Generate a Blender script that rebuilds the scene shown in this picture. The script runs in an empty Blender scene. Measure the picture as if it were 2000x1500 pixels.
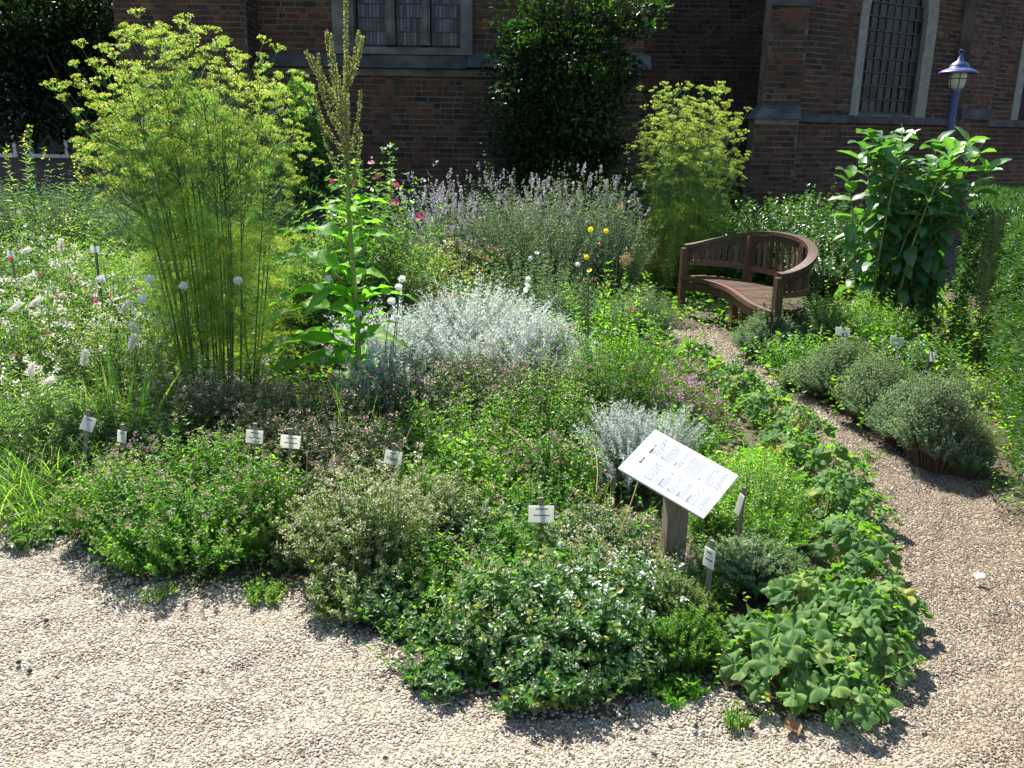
import bpy, math, random
import numpy as np
from mathutils import Vector, Matrix

random.seed(7)
RG = np.random.default_rng(11)
SC = bpy.context.scene
COL = SC.collection

# ------------------------------------------------------------------ camera
F_PX, CAM_H, PITCH, ROLL = 1700.0, 1.75, math.radians(16.2), math.radians(0.8)
fwd = Vector((0, math.cos(PITCH), -math.sin(PITCH)))
up0 = Vector((0, math.sin(PITCH), math.cos(PITCH)))
rt0 = Vector((1, 0, 0))
rt = rt0 * math.cos(ROLL) + up0 * math.sin(ROLL)
up = up0 * math.cos(ROLL) - rt0 * math.sin(ROLL)
CAMP = Vector((0, 0, CAM_H))
cd = bpy.data.cameras.new('camera')
cam = bpy.data.objects.new('camera', cd)
COL.objects.link(cam)
M = Matrix((rt, up, -fwd)).transposed().to_4x4()
M.translation = CAMP
cam.matrix_world = M
cd.sensor_width = 36.0
cd.lens = 36.0 * F_PX / 2000.0
cd.clip_start = 0.05
cd.clip_end = 400
SC.camera = cam

# ------------------------------------------------------------------ light
SUN_EL, SUN_AZ = math.radians(52), math.radians(-24)   # azimuth from +Y towards +X
w = bpy.data.worlds.new('World')
SC.world = w
w.use_nodes = True
nt = w.node_tree
nt.nodes.clear()
sky = nt.nodes.new('ShaderNodeTexSky')
sky.sky_type = 'NISHITA'
sky.sun_disc = False
sky.sun_elevation = SUN_EL
sky.sun_rotation = SUN_AZ
bg = nt.nodes.new('ShaderNodeBackground')
bg.inputs[1].default_value = 0.085
wo = nt.nodes.new('ShaderNodeOutputWorld')
nt.links.new(sky.outputs[0], bg.inputs[0])
nt.links.new(bg.outputs[0], wo.inputs[0])
sl = bpy.data.lights.new('sun', 'SUN')
sl.energy = 5.0
sl.angle = math.radians(0.53)
sl.color = (1.0, 0.955, 0.87)
sun = bpy.data.objects.new('sun', sl)
COL.objects.link(sun)
sd = Vector((math.sin(SUN_AZ) * math.cos(SUN_EL), math.cos(SUN_AZ) * math.cos(SUN_EL), math.sin(SUN_EL)))
sun.rotation_euler = sd.to_track_quat('Z', 'Y').to_euler()
sun.location = sd * 40
SC.view_settings.view_transform = 'Standard'
SC.view_settings.look = 'None'
SC.view_settings.gamma = 1.0
SC.view_settings.use_curve_mapping = False
SC.view_settings.exposure = 1.5
SC.render.engine = 'CYCLES'
SC.cycles.max_bounces = 7
SC.cycles.diffuse_bounces = 4
SC.cycles.glossy_bounces = 2
SC.cycles.transmission_bounces = 4

# ------------------------------------------------------------------ where things stand
def ray(px, py):
    return fwd + rt * ((px - 1000) / F_PX) - up * ((py - 750) / F_PX)
def G(px, py, z=0.0):
    d = ray(px, py)
    return CAMP + d * ((z - CAM_H) / d.z)
def V(px, py, Y):
    d = ray(px, py)
    return CAMP + d * (Y / d.y)
def PX(p):
    q = Vector(p) - CAMP
    k = q.dot(fwd)
    return 1000 + F_PX * q.dot(rt) / k, 750 - F_PX * q.dot(up) / k, k
def spot(px, pytop, Y, wpx):
    p = V(px, pytop, Y)
    return p.x, Y, p.z, wpx / 2 * (p - CAMP).dot(fwd) / F_PX

# ------------------------------------------------------------------ materials
def nmat(name):
    m = bpy.data.materials.new(name)
    m.use_nodes = True
    t = m.node_tree
    b = t.nodes['Principled BSDF']
    return m, t, b, t.nodes, t.links
def ramp(N, L, src, stops, interp='LINEAR'):
    r = N.new('ShaderNodeValToRGB')
    r.color_ramp.interpolation = interp
    e = r.color_ramp.elements
    while len(e) < len(stops):
        e.new(0.5)
    for el, (p, c) in zip(e, stops):
        el.position = p
        el.color = (*c, 1)
    L.new(src, r.inputs[0])
    return r.outputs[0]
def noise(N, L, scale, detail=4, vec=None, rough=0.55):
    n = N.new('ShaderNodeTexNoise')
    n.inputs['Scale'].default_value = scale
    n.inputs['Detail'].default_value = detail
    n.inputs['Roughness'].default_value = rough
    if vec is not None:
        L.new(vec, n.inputs['Vector'])
    return n.outputs[0]
def math_(N, L, op, a, b=None):
    m = N.new('ShaderNodeMath')
    m.operation = op
    for i, x in enumerate((a, b)):
        if x is None:
            continue
        if isinstance(x, (int, float)):
            m.inputs[i].default_value = x
        else:
            L.new(x, m.inputs[i])
    return m.outputs[0]
def bump(N, L, b, h, strength=0.4, dist=0.01):
    bp = N.new('ShaderNodeBump')
    bp.inputs['Strength'].default_value = strength
    bp.inputs['Distance'].default_value = dist
    L.new(h, bp.inputs['Height'])
    L.new(bp.outputs[0], b.inputs['Normal'])
def tone_of(N, L, k=0.25):
    a = N.new('ShaderNodeAttribute')
    a.attribute_name = 'tone'
    oi = N.new('ShaderNodeObjectInfo')
    r = math_(N, L, 'MULTIPLY', math_(N, L, 'SUBTRACT', oi.outputs['Random'], 0.5), k)
    return math_(N, L, 'ADD', a.outputs['Fac'], r)
LEAF_GAIN = 1.18
def leafmat(name, stops, trans=0.42, rough=0.45, tr=(1.5, 2.0, 0.45), spec=0.45):
    m, t, b, N, L = nmat(name)
    tn = tone_of(N, L)
    stops = [(p_, tuple(min(.85, q_ * LEAF_GAIN) for q_ in c_)) for p_, c_ in stops]
    c = ramp(N, L, tn, stops)
    L.new(c, b.inputs['Base Color'])
    b.inputs['Roughness'].default_value = rough
    b.inputs['Specular IOR Level'].default_value = spec
    tl = N.new('ShaderNodeBsdfTranslucent')
    mx = N.new('ShaderNodeMix')
    mx.data_type = 'RGBA'
    mx.blend_type = 'MULTIPLY'
    mx.inputs[0].default_value = 1
    L.new(c, mx.inputs[6])
    mx.inputs[7].default_value = (*tr, 1)
    L.new(mx.outputs[2], tl.inputs[0])
    ms = N.new('ShaderNodeMixShader')
    ms.inputs[0].default_value = trans
    L.new(b.outputs[0], ms.inputs[1])
    L.new(tl.outputs[0], ms.inputs[2])
    L.new(ms.outputs[0], N['Material Output'].inputs[0])
    return m
def plain(name, c, rough=0.6, var=0.25, scale=30, metal=0, spec=0.5, bmp=0):
    m, t, b, N, L = nmat(name)
    tc = N.new('ShaderNodeTexCoord')
    n = noise(N, L, scale, 4, tc.outputs['Object'])
    lo = tuple(x * (1 - var) for x in c)
    hi = tuple(min(1, x * (1 + var)) for x in c)
    L.new(ramp(N, L, n, [(0.3, lo), (0.7, hi)]), b.inputs['Base Color'])
    b.inputs['Roughness'].default_value = rough
    b.inputs['Metallic'].default_value = metal
    b.inputs['Specular IOR Level'].default_value = spec
    if bmp:
        bump(N, L, b, n, bmp)
    return m

DEAD = (0.20, 0.12, 0.05)
MT = {}
MT['oreg'] = leafmat('oregano_leaf', [(0, (.05, .12, .018)), (.5, (.09, .20, .028)), (.93, (.16, .27, .04)), (1, (.34, .34, .06))], .56, tr=(1.7, 2.0, .35))
MT['oregpale'] = leafmat('pale_oregano_leaf', [(0, (.09, .14, .045)), (.6, (.17, .235, .085)), (.95, (.27, .31, .13)), (1, (.3, .24, .12))], .48, tr=(1.5, 1.7, .5))
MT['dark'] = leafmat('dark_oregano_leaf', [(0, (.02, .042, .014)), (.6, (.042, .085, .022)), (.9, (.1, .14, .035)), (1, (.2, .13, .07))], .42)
MT['mint'] = leafmat('mint_leaf', [(0, (.035, .085, .03)), (.6, (.065, .14, .048)), (.93, (.12, .2, .06)), (1, (.34, .3, .08))], .42, .42, tr=(1.6, 2.0, .4), spec=.5)
MT['lime'] = leafmat('lime_leaf', [(0, (.07, .15, .02)), (.6, (.13, .24, .03)), (.92, (.2, .3, .05)), (1, (.35, .3, .05))], .5)
MT['wild'] = leafmat('meadow_leaf', [(0, (.06, .12, .035)), (.6, (.12, .19, .06)), (.88, (.24, .27, .12)), (1, (.4, .34, .2))], .42)
MT['grey'] = leafmat('grey_green_leaf', [(0, (.08, .13, .06)), (.6, (.15, .22, .11)), (1, (.25, .3, .18))], .4, .6, tr=(1.1, 1.4, .7), spec=.3)
MT['santo'] = leafmat('thyme_leaf', [(0, (.11, .17, .09)), (.6, (.18, .27, .14)), (.93, (.26, .36, .2)), (1, (.24, .17, .1))], .38, .6, tr=(1.1, 1.3, .6), spec=.3)
MT['silver'] = leafmat('silver_leaf', [(0, (.31, .355, .32)), (.6, (.49, .535, .5)), (1, (.64, .67, .64))], .38, .65, tr=(1, 1.05, .95), spec=.3)
MT['rose'] = leafmat('rosemary_needle', [(0, (.08, .125, .065)), (.6, (.15, .215, .12)), (1, (.28, .34, .21))], .36, .5, tr=(1.1, 1.4, .6), spec=.5)
MT['lavh'] = leafmat('lavender_spike', [(0, (.17, .16, .175)), (.6, (.31, .295, .315)), (1, (.5, .485, .5))], .25, .7, tr=(1, 1, 1))
MT['fennel'] = leafmat('fennel_thread', [(0, (.06, .13, .04)), (.5, (.12, .21, .06)), (.9, (.2, .3, .08)), (1, (.38, .36, .08))], .55, tr=(1.35, 1.7, .6))
MT['fenyel'] = leafmat('fennel_thread_yellowed', [(0, (.12, .17, .04)), (.5, (.2, .25, .06)), (1, (.38, .35, .09))], .5)
MT['umbel'] = leafmat('fennel_floret', [(0, (.22, .28, .05)), (.5, (.36, .41, .08)), (1, (.52, .53, .14))], .4, tr=(1.2, 1.3, .5))
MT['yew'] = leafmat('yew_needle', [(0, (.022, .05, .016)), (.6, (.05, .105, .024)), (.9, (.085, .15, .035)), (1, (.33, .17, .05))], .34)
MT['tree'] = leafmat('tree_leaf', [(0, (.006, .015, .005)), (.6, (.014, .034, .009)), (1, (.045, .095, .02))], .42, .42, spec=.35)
MT['big'] = leafmat('broad_leaf', [(0, (.08, .18, .03)), (.6, (.12, .25, .035)), (1, (.2, .33, .07))], .6, .55, spec=.3)
MT['milk'] = leafmat('milkweed_leaf', [(0, (.045, .10, .04)), (.6, (.075, .155, .055)), (1, (.12, .22, .07))], .36, .42, spec=.5)
MT['mantle'] = leafmat('mantle_leaf', [(0, (.06, .125, .04)), (.6, (.105, .185, .058)), (.95, (.18, .27, .08)), (1, (.3, .26, .08))], .45, .75, tr=(1.6, 2.0, .35), spec=.25)
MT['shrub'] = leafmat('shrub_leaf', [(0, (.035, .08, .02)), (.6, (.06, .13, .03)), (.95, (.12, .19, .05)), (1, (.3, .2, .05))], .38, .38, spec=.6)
MT['grass'] = leafmat('grass_blade', [(0, (.06, .13, .03)), (.6, (.11, .2, .04)), (.85, (.2, .27, .07)), (1, (.42, .36, .17))], .45)
MT['dry'] = leafmat('dry_flower', [(0, (.2, .13, .06)), (.5, (.34, .24, .12)), (1, (.5, .4, .22))], .3, .8, tr=(1, 1, .8))
MT['seed'] = leafmat('seed_head', [(0, (.13, .13, .05)), (.5, (.25, .26, .1)), (1, (.42, .42, .2))], .4, .8, tr=(1.1, 1.2, .6))
MT['pink'] = leafmat('pink_brown_flower', [(0, (.17, .11, .08)), (.5, (.32, .22, .19)), (.85, (.46, .34, .33)), (1, (.62, .46, .5))], .3, .8, tr=(1, .9, .8))
MT['mauve'] = leafmat('mauve_flower', [(0, (.25, .1, .16)), (.5, (.42, .2, .32)), (1, (.62, .38, .52))], .3, .8, tr=(1, .9, 1))
MT['cream'] = leafmat('cream_flower', [(0, (.24, .22, .11)), (.5, (.38, .36, .22)), (1, (.6, .56, .46))], .25, .8, tr=(1, 1, .8))
MT['white'] = leafmat('white_petal', [(0, (.7, .7, .68)), (1, (.82, .82, .82))], .6, .7, tr=(1, 1, 1))
MT['whitef'] = leafmat('fluffy_seed', [(0, (.5, .47, .42)), (1, (.75, .72, .68))], .45, .8, tr=(1, 1, .95))
MT['rosef'] = leafmat('rose_petal', [(0, (.5, .04, .14)), (1, (.68, .12, .28))], .35, .6, tr=(1, .7, .8))
MT['yellow'] = leafmat('yellow_petal', [(0, (.7, .55, .02)), (1, (.8, .7, .05))], .35, .6, tr=(1, 1, .5))
MT['orange'] = leafmat('orange_bud', [(0, (.5, .18, .02)), (1, (.7, .35, .04))], .3, .6, tr=(1, .8, .4))
MT['stem'] = leafmat('green_stem', [(0, (.05, .08, .025)), (1, (.1, .14, .045))], .1, .6)
MT['stemb'] = leafmat('brown_stem', [(0, (.07, .045, .025)), (1, (.13, .09, .05))], .05, .7, tr=(1, 1, .6))
MT['fstem'] = leafmat('fennel_stem', [(0, (.03, .06, .02)), (1, (.07, .12, .04))], .08, .5)
MT['litter'] = leafmat('fallen_leaf', [(0, (.12, .07, .04)), (.6, (.26, .16, .09)), (1, (.42, .3, .18))], .25, .8, tr=(1, .9, .6))
MT['petiole'] = leafmat('petiole', [(0, (.14, .18, .04)), (1, (.3, .32, .09))], .15, .5)

def brick_mat():
    m, t, b, N, L = nmat('old_red_brick')
    tn = tone_of(N, L, 0.0)
    tc = N.new('ShaderNodeNewGeometry')
    n = noise(N, L, 45, 5, tc.outputs['Position'])
    n2 = noise(N, L, 1.1, 3, tc.outputs['Position'])
    c = ramp(N, L, tn, [(0, (.015, .013, .010)), (.22, (.034, .022, .016)), (.5, (.062, .028, .018)), (.8, (.10, .04, .023)), (1, (.092, .062, .038))])
    mx = N.new('ShaderNodeMix'); mx.data_type = 'RGBA'; mx.blend_type = 'MULTIPLY'; mx.inputs[0].default_value = 1
    L.new(c, mx.inputs[6])
    L.new(ramp(N, L, math_(N, L, 'ADD', math_(N, L, 'MULTIPLY', n, .45), math_(N, L, 'MULTIPLY', n2, .55)), [(.34, (.42, .42, .42)), (.5, (.95, .93, .9)), (.66, (1.5, 1.42, 1.3))]), mx.inputs[7])
    L.new(mx.outputs[2], b.inputs['Base Color'])
    b.inputs['Roughness'].default_value = .9
    bump(N, L, b, n, .6, .004)
    return m
MT['brick'] = brick_mat()
MT['mortar'] = plain('lime_mortar', (.115, .10, .07), .95, .55, 2.5, bmp=.5)
MT['stone'] = plain('grey_sandstone', (.10, .098, .082), .9, .6, 3.2, bmp=.5)
MT['stonel'] = plain('pale_window_stone', (.2, .2, .165), .85, .22, 8, bmp=.3)
MT['dstone'] = plain('dark_weathered_stone', (.055, .058, .056), .9, .65, 3.5, bmp=.5)
MT['lead'] = plain('lead_came', (.03, .033, .035), .6, .2, 30)
MT['void'] = plain('dark_interior', (.012, .012, .014), .9, .2, 3)
MT['whitep'] = plain('white_paint', (.62, .63, .64), .5, .1, 10)

def glass_mat(name, c1, c2, rough):
    m, t, b, N, L = nmat(name)
    oi = N.new('ShaderNodeObjectInfo')
    tc = N.new('ShaderNodeNewGeometry')
    n = noise(N, L, 9, 3, tc.outputs['Position'])
    f = math_(N, L, 'ADD', math_(N, L, 'MULTIPLY', oi.outputs['Random'], .7), math_(N, L, 'MULTIPLY', n, .5))
    L.new(ramp(N, L, f, [(.35, c1), (.95, c2)]), b.inputs['Base Color'])
    b.inputs['Roughness'].default_value = rough
    b.inputs['Specular IOR Level'].default_value = .35
    bump(N, L, b, noise(N, L, 14, 2, tc.outputs['Position']), .15, .01)
    return m
MT['glassA'] = glass_mat('church_glass', (.012, .018, .026), (.11, .135, .155), .35)
MT['glassB'] = glass_mat('mottled_glass', (.003, .0035, .004), (.03, .034, .036), .5)

def wood_mat(name, c1, c2, axis_scale=(3, 3, 60), rough=.6):
    m, t, b, N, L = nmat(name)
    tc = N.new('ShaderNodeTexCoord')
    mp = N.new('ShaderNodeMapping')
    mp.inputs['Scale'].default_value = axis_scale
    L.new(tc.outputs['Object'], mp.inputs[0])
    n = noise(N, L, 6, 6, mp.outputs[0], .65)
    oi = N.new('ShaderNodeObjectInfo')
    f = math_(N, L, 'ADD', n, math_(N, L, 'MULTIPLY', math_(N, L, 'SUBTRACT', oi.outputs['Random'], .5), .35))
    L.new(ramp(N, L, f, [(.3, c1), (.75, c2)]), b.inputs['Base Color'])
    b.inputs['Roughness'].default_value = rough
    bump(N, L, b, n, .35, .003)
    return m
MT['teak'] = wood_mat('oiled_brown_wood', (.03, .015, .01), (.15, .075, .045), (14, 14, 3), .5)
MT['postw'] = wood_mat('weathered_post_wood', (.10, .08, .055), (.22, .18, .12), (25, 25, 2), .8)
MT['stakew'] = wood_mat('grey_stake_wood', (.12, .10, .08), (.27, .23, .19), (30, 30, 3), .85)
MT['paper'] = plain('white_laminate', (.86, .86, .85), .6, .01, 5, spec=.2)
MT['tag'] = leafmat('label_plastic', [(0, (.66, .67, .64)), (1, (.7, .7, .68))], .6, .4, tr=(1, 1, .95))
MT['ink'] = plain('black_ink', (.06, .06, .06), .6, .1, 5)
MT['inkt'] = plain('grey_ink', (.30, .30, .31), .6, .1, 5)
MT['blue'] = plain('blue_lacquer', (.05, .065, .2), .42, .25, 18, spec=.6)
MT['globe'] = plain('cream_glass', (.5, .48, .36), .25, .08, 8, spec=.6)
MT['bark'] = plain('bark', (.06, .045, .035), .95, .4, 22, bmp=.8)

def pebble_mat():
    m, t, b, N, L = nmat('pebble')
    oi = N.new('ShaderNodeObjectInfo')
    g = N.new('ShaderNodeNewGeometry')
    big = noise(N, L, 1.3, 3, g.outputs['Position'])
    c = ramp(N, L, oi.outputs['Random'], [(0, (.085, .07, .05)), (.2, (.17, .145, .108)), (.45, (.25, .217, .165)), (.7, (.325, .285, .22)), (.92, (.4, .36, .29)), (1, (.58, .55, .48))])
    # the path's stones are browner and dirtier than those of the forecourt
    sep = N.new('ShaderNodeSeparateXYZ'); L.new(g.outputs['Position'], sep.inputs[0])
    mr = N.new('ShaderNodeMapRange')
    mr.inputs[1].default_value = .9; mr.inputs[2].default_value = 1.7
    L.new(math_(N, L, 'ADD', sep.outputs[0], math_(N, L, 'MULTIPLY', math_(N, L, 'SUBTRACT', big, .5), 1.2)), mr.inputs[0])
    mx = N.new('ShaderNodeMix'); mx.data_type = 'RGBA'; mx.blend_type = 'MULTIPLY'
    L.new(mr.outputs[0], mx.inputs[0])
    L.new(c, mx.inputs[6]); mx.inputs[7].default_value = (.52, .44, .38, 1)
    L.new(mx.outputs[2], b.inputs['Base Color'])
    b.inputs['Roughness'].default_value = .6
    b.inputs['Specular IOR Level'].default_value = .35
    return m
MT['pebble'] = pebble_mat()
def gravel_mat():
    m, t, b, N, L = nmat('gravel_bed')
    g = N.new('ShaderNodeNewGeometry')
    v = N.new('ShaderNodeTexVoronoi'); v.inputs['Scale'].default_value = 95
    L.new(g.outputs['Position'], v.inputs['Vector'])
    sp = N.new('ShaderNodeSeparateColor'); L.new(v.outputs['Color'], sp.inputs[0])
    c = ramp(N, L, sp.outputs[0], [(0, (.15, .125, .095)), (.5, (.24, .2, .15)), (1, (.36, .31, .24))])
    n = noise(N, L, 2.2, 4, g.outputs['Position'])
    mx = N.new('ShaderNodeMix'); mx.data_type = 'RGBA'
    L.new(ramp(N, L, n, [(.45, (0, 0, 0)), (.6, (1, 1, 1))]), mx.inputs[0])
    L.new(c, mx.inputs[6]); mx.inputs[7].default_value = (.28, .225, .165, 1)
    L.new(mx.outputs[2], b.inputs['Base Color'])
    b.inputs['Roughness'].default_value = .9
    bump(N, L, b, v.outputs['Distance'], 1.0, .006)
    return m
MT['gravel'] = gravel_mat()
MT['soil'] = plain('garden_soil', (.06, .042, .028), .95, .45, 18, bmp=1)

# ------------------------------------------------------------------ mesh builder
class MB:
    def __init__(s):
        s.V = []; s.n = 0; s.LI = []; s.LS = []; s.MI = []; s.TN = []
    def add(s, v, faces, tone=.5, mi=0):
        """v (n,3); faces (m,k) int array; tone scalar or (m,)"""
        v = np.asarray(v, dtype=np.float32); faces = np.asarray(faces)
        s.V.append(v)
        s.LI.append((faces + s.n).ravel())
        s.LS.append(np.full(len(faces), faces.shape[1]))
        s.MI.append(np.full(len(faces), mi))
        s.TN.append(np.broadcast_to(np.asarray(tone, dtype=np.float32), (len(faces),)))
        s.n += len(v)
    def mesh(s, name, mats, smooth=False):
        me = bpy.data.meshes.new(name)
        if not s.V:
            return me
        v = np.concatenate(s.V); li = np.concatenate(s.LI).astype(np.int32); ls = np.concatenate(s.LS).astype(np.int32)
        me.vertices.add(len(v)); me.vertices.foreach_set('co', v.ravel())
        me.loops.add(len(li)); me.loops.foreach_set('vertex_index', li)
        me.polygons.add(len(ls))
        st = np.concatenate(([0], np.cumsum(ls)[:-1])).astype(np.int32)
        me.polygons.foreach_set('loop_start', st)
        me.polygons.foreach_set('material_index', np.concatenate(s.MI).astype(np.int32))
        me.polygons.foreach_set('use_smooth', np.full(len(ls), bool(smooth)))
        a = me.attributes.new('tone', 'FLOAT', 'FACE')
        a.data.foreach_set('value', np.concatenate(s.TN).astype(np.float32))
        for m in (mats if isinstance(mats, (list, tuple)) else [mats]):
            me.materials.append(m)
        me.update(calc_edges=True)
        return me
    def obj(s, name, mats, parent=None, smooth=False, stuff=False, loc=None):
        return link(name, s.mesh(name, mats, smooth), parent, stuff, loc)
    # solid pieces
    def box(s, c, size, R=None, tone=.5, mi=0, noback=False):
        x, y, z = (q / 2 for q in size)
        v = np.array([[-x, -y, -z], [x, -y, -z], [x, y, -z], [-x, y, -z], [-x, -y, z], [x, -y, z], [x, y, z], [-x, y, z]])
        if R is not None:
            v = v @ np.array(R).T
        v = v + np.array(c)
        f = [[0, 3, 2, 1], [4, 5, 6, 7], [0, 1, 5, 4], [1, 2, 6, 5], [2, 3, 7, 6], [3, 0, 4, 7]]
        s.add(v, f, tone, mi)
    def bar(s, a, b, w_, h_, upv=(0, 0, 1), tone=.5, mi=0):
        a = Vector(a); b = Vector(b); d = (b - a); L_ = d.length; d.normalize()
        sx = d.cross(Vector(upv))
        if sx.length < 1e-4:
            sx = d.cross(Vector((1, 0, 0)))
        sx.normalize(); u = sx.cross(d)
        R = np.array([[sx.x, d.x, u.x], [sx.y, d.y, u.y], [sx.z, d.z, u.z]])
        s.box((a + b) / 2, (w_, L_, h_), R, tone, mi)
    def prism(s, poly, z0, z1, tone=.5, mi=0):
        n = len(poly)
        v = np.array([[p[0], p[1], z0] for p in poly] + [[p[0], p[1], z1] for p in poly])
        s.add(v, [list(range(n))[::-1]], tone, mi)
        s.n -= len(v); s.V.pop()
        s.add(v, [list(range(n, 2 * n))], tone, mi)
        s.n -= len(v); s.V.pop()
        s.add(v, [[i, (i + 1) % n, n + (i + 1) % n, n + i] for i in range(n)], tone, mi)
    def lathe(s, c, prof, seg=24, tone=.5, mi=0):
        a = np.linspace(0, 2 * math.pi, seg, endpoint=False)
        v = np.array([[c[0] + r * math.cos(t), c[1] + r * math.sin(t), c[2] + z] for r, z in prof for t in a])
        f = [[k * seg + i, k * seg + (i + 1) % seg, (k + 1) * seg + (i + 1) % seg, (k + 1) * seg + i]
             for k in range(len(prof) - 1) for i in range(seg)]
        s.add(v, f, tone, mi)
    # vectorised tubes: P (n,m,3) polylines, r (m,) or (n,m)
    def tubes(s, P, r, sides=3, tone=.5, mi=0):
        P = np.asarray(P); n, m, _ = P.shape
        r = np.broadcast_to(np.asarray(r), (n, m))
        T = np.gradient(P, axis=1)
        T /= np.linalg.norm(T, axis=2, keepdims=True) + 1e-9
        ref = np.where(np.abs(T[..., 2:3]) > .9, np.array([1., 0, 0]), np.array([0, 0, 1.]))
        A = np.cross(T, ref); A /= np.linalg.norm(A, axis=2, keepdims=True) + 1e-9
        B = np.cross(T, A)
        ang = np.arange(sides) * 2 * math.pi / sides
        v = P[:, :, None, :] + r[:, :, None, None] * (A[:, :, None, :] * np.cos(ang)[None, None, :, None] + B[:, :, None, :] * np.sin(ang)[None, None, :, None])
        idx = np.arange(n * m * sides).reshape(n, m, sides)
        a = idx[:, :-1, :]; b = idx[:, 1:, :]
        f = np.stack([a, np.roll(a, -1, 2), np.roll(b, -1, 2), b], axis=-1).reshape(-1, 4)
        tn = np.repeat(tone, (m - 1) * sides) if np.ndim(tone) else tone
        s.add(v.reshape(-1, 3), f, tn, mi)
    # stamp a template at many places
    def stamp(s, T, P, D, Nn, S, tone=.5, mi=0):
        tv, tf = T
        tv = np.asarray(tv, dtype=float); tf = np.asarray(tf)
        P = np.asarray(P, dtype=float); n = len(P)
        if n == 0:
            return
        D = D / (np.linalg.norm(D, axis=1, keepdims=True) + 1e-9)
        X = np.cross(D, Nn); X /= np.linalg.norm(X, axis=1, keepdims=True) + 1e-9
        Z = np.cross(X, D)
        S = np.broadcast_to(np.asarray(S, dtype=float), (n,)) if np.ndim(S) < 2 else S
        if S.ndim == 1:
            S = np.stack([S, S, S], 1)
        v = (P[:, None, :] + S[:, None, 0:1] * tv[None, :, 0:1] * X[:, None, :] + S[:, None, 1:2] * tv[None, :, 1:2] * D[:, None, :]
             + S[:, None, 2:3] * tv[None, :, 2:3] * Z[:, None, :])
        f = (tf[None, :, :] + (np.arange(n) * len(tv))[:, None, None]).reshape(-1, tf.shape[1])
        tn = np.repeat(np.broadcast_to(tone, (n,)), len(tf))
        s.add(v.reshape(-1, 3), f, tn, mi)

def link(name, me, parent=None, stuff=False, loc=None):
    o = bpy.data.objects.new(name, me)
    COL.objects.link(o)
    if parent is not None:
        o.parent = parent
    if stuff:
        o['kind'] = 'stuff'
    if loc is not None:
        o.location = loc
    return o
def thing(name, label, cat, loc=(0, 0, 0), rz=0, group=None):
    o = bpy.data.objects.new(name, None)
    COL.objects.link(o)
    o.location = loc; o.rotation_euler = (0, 0, rz)
    o['label'] = label; o['category'] = cat
    if group:
        o['group'] = group
    return o
def tag(o, label, cat, group=None):
    o['label'] = label; o['category'] = cat
    if group:
        o['group'] = group
    return o

# templates: x width, y length, z normal
T_DIA = ([(0, 0, 0), (.28, .45, .07), (0, 1, -.05), (-.28, .45, .07)], [[0, 1, 2], [0, 2, 3]])
T_OVAL = ([(0, 0, 0), (.3, .28, .08), (.27, .62, .06), (0, 1, -.1), (-.27, .62, .06), (-.3, .28, .08)], [[0, 1, 2, 3], [0, 3, 4, 5]])
T_NEED = ([(-.06, 0, 0), (.06, 0, 0), (0, 1, 0)], [[0, 1, 2]])
T_NARR = ([(-.1, 0, 0), (.1, .15, .02), (0, 1, -.06)], [[0, 1, 2]])
T_HAIR = ([(-.012, 0, 0), (.012, 0, 0), (0, 1, 0)], [[0, 1, 2]])
T_LANC = ([(0, 0, 0), (.15, .35, .05), (0, 1, -.12), (-.15, .35, .05)], [[0, 1, 2], [0, 2, 3]])
T_OCT = ([(1, 0, 0), (-1, 0, 0), (0, 1, 0), (0, -1, 0), (0, 0, 1), (0, 0, -1)],
         [[0, 2, 4], [2, 1, 4], [1, 3, 4], [3, 0, 4], [2, 0, 5], [1, 2, 5], [3, 1, 5], [0, 3, 5]])
T_CHIP = ([(-.62, -.4, 0), (.62, -.4, 0), (0, .75, 0)], [[0, 1, 2]])
def blade_T(nseg=5, wid=.02, bend=.5):
    v = []; 
    for i in range(nseg + 1):
        t = i / nseg
        ww = wid * (1 - t ** 1.7) + .0005
        y = math.sin(t * bend * 1.57) / (bend * 1.57); z = -(1 - math.cos(t * bend * 1.57)) / (bend * 1.57)
        v += [(-ww, y, z), (ww, y, z)]
    return v, [[2 * i, 2 * i + 1, 2 * i + 3, 2 * i + 2] for i in range(nseg)]
T_BLADE = blade_T(4, .016, .8)

def unit(a):
    return a / (np.linalg.norm(a, axis=-1, keepdims=True) + 1e-9)
def rdir(n, zlo=-1, zhi=1):
    z = RG.uniform(zlo, zhi, n); a = RG.uniform(0, 2 * math.pi, n); r = np.sqrt(1 - z * z)
    return np.stack([r * np.cos(a), r * np.sin(a), z], 1)
def bez(a, b, c, t):
    t = np.asarray(t)
    return (1 - t) ** 2 * a + 2 * (1 - t) * t * b + t * t * c
def dbez(a, b, c, t):
    return 2 * (1 - t) * (b - a) + 2 * t * (c - b)

TRI = [0]
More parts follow.
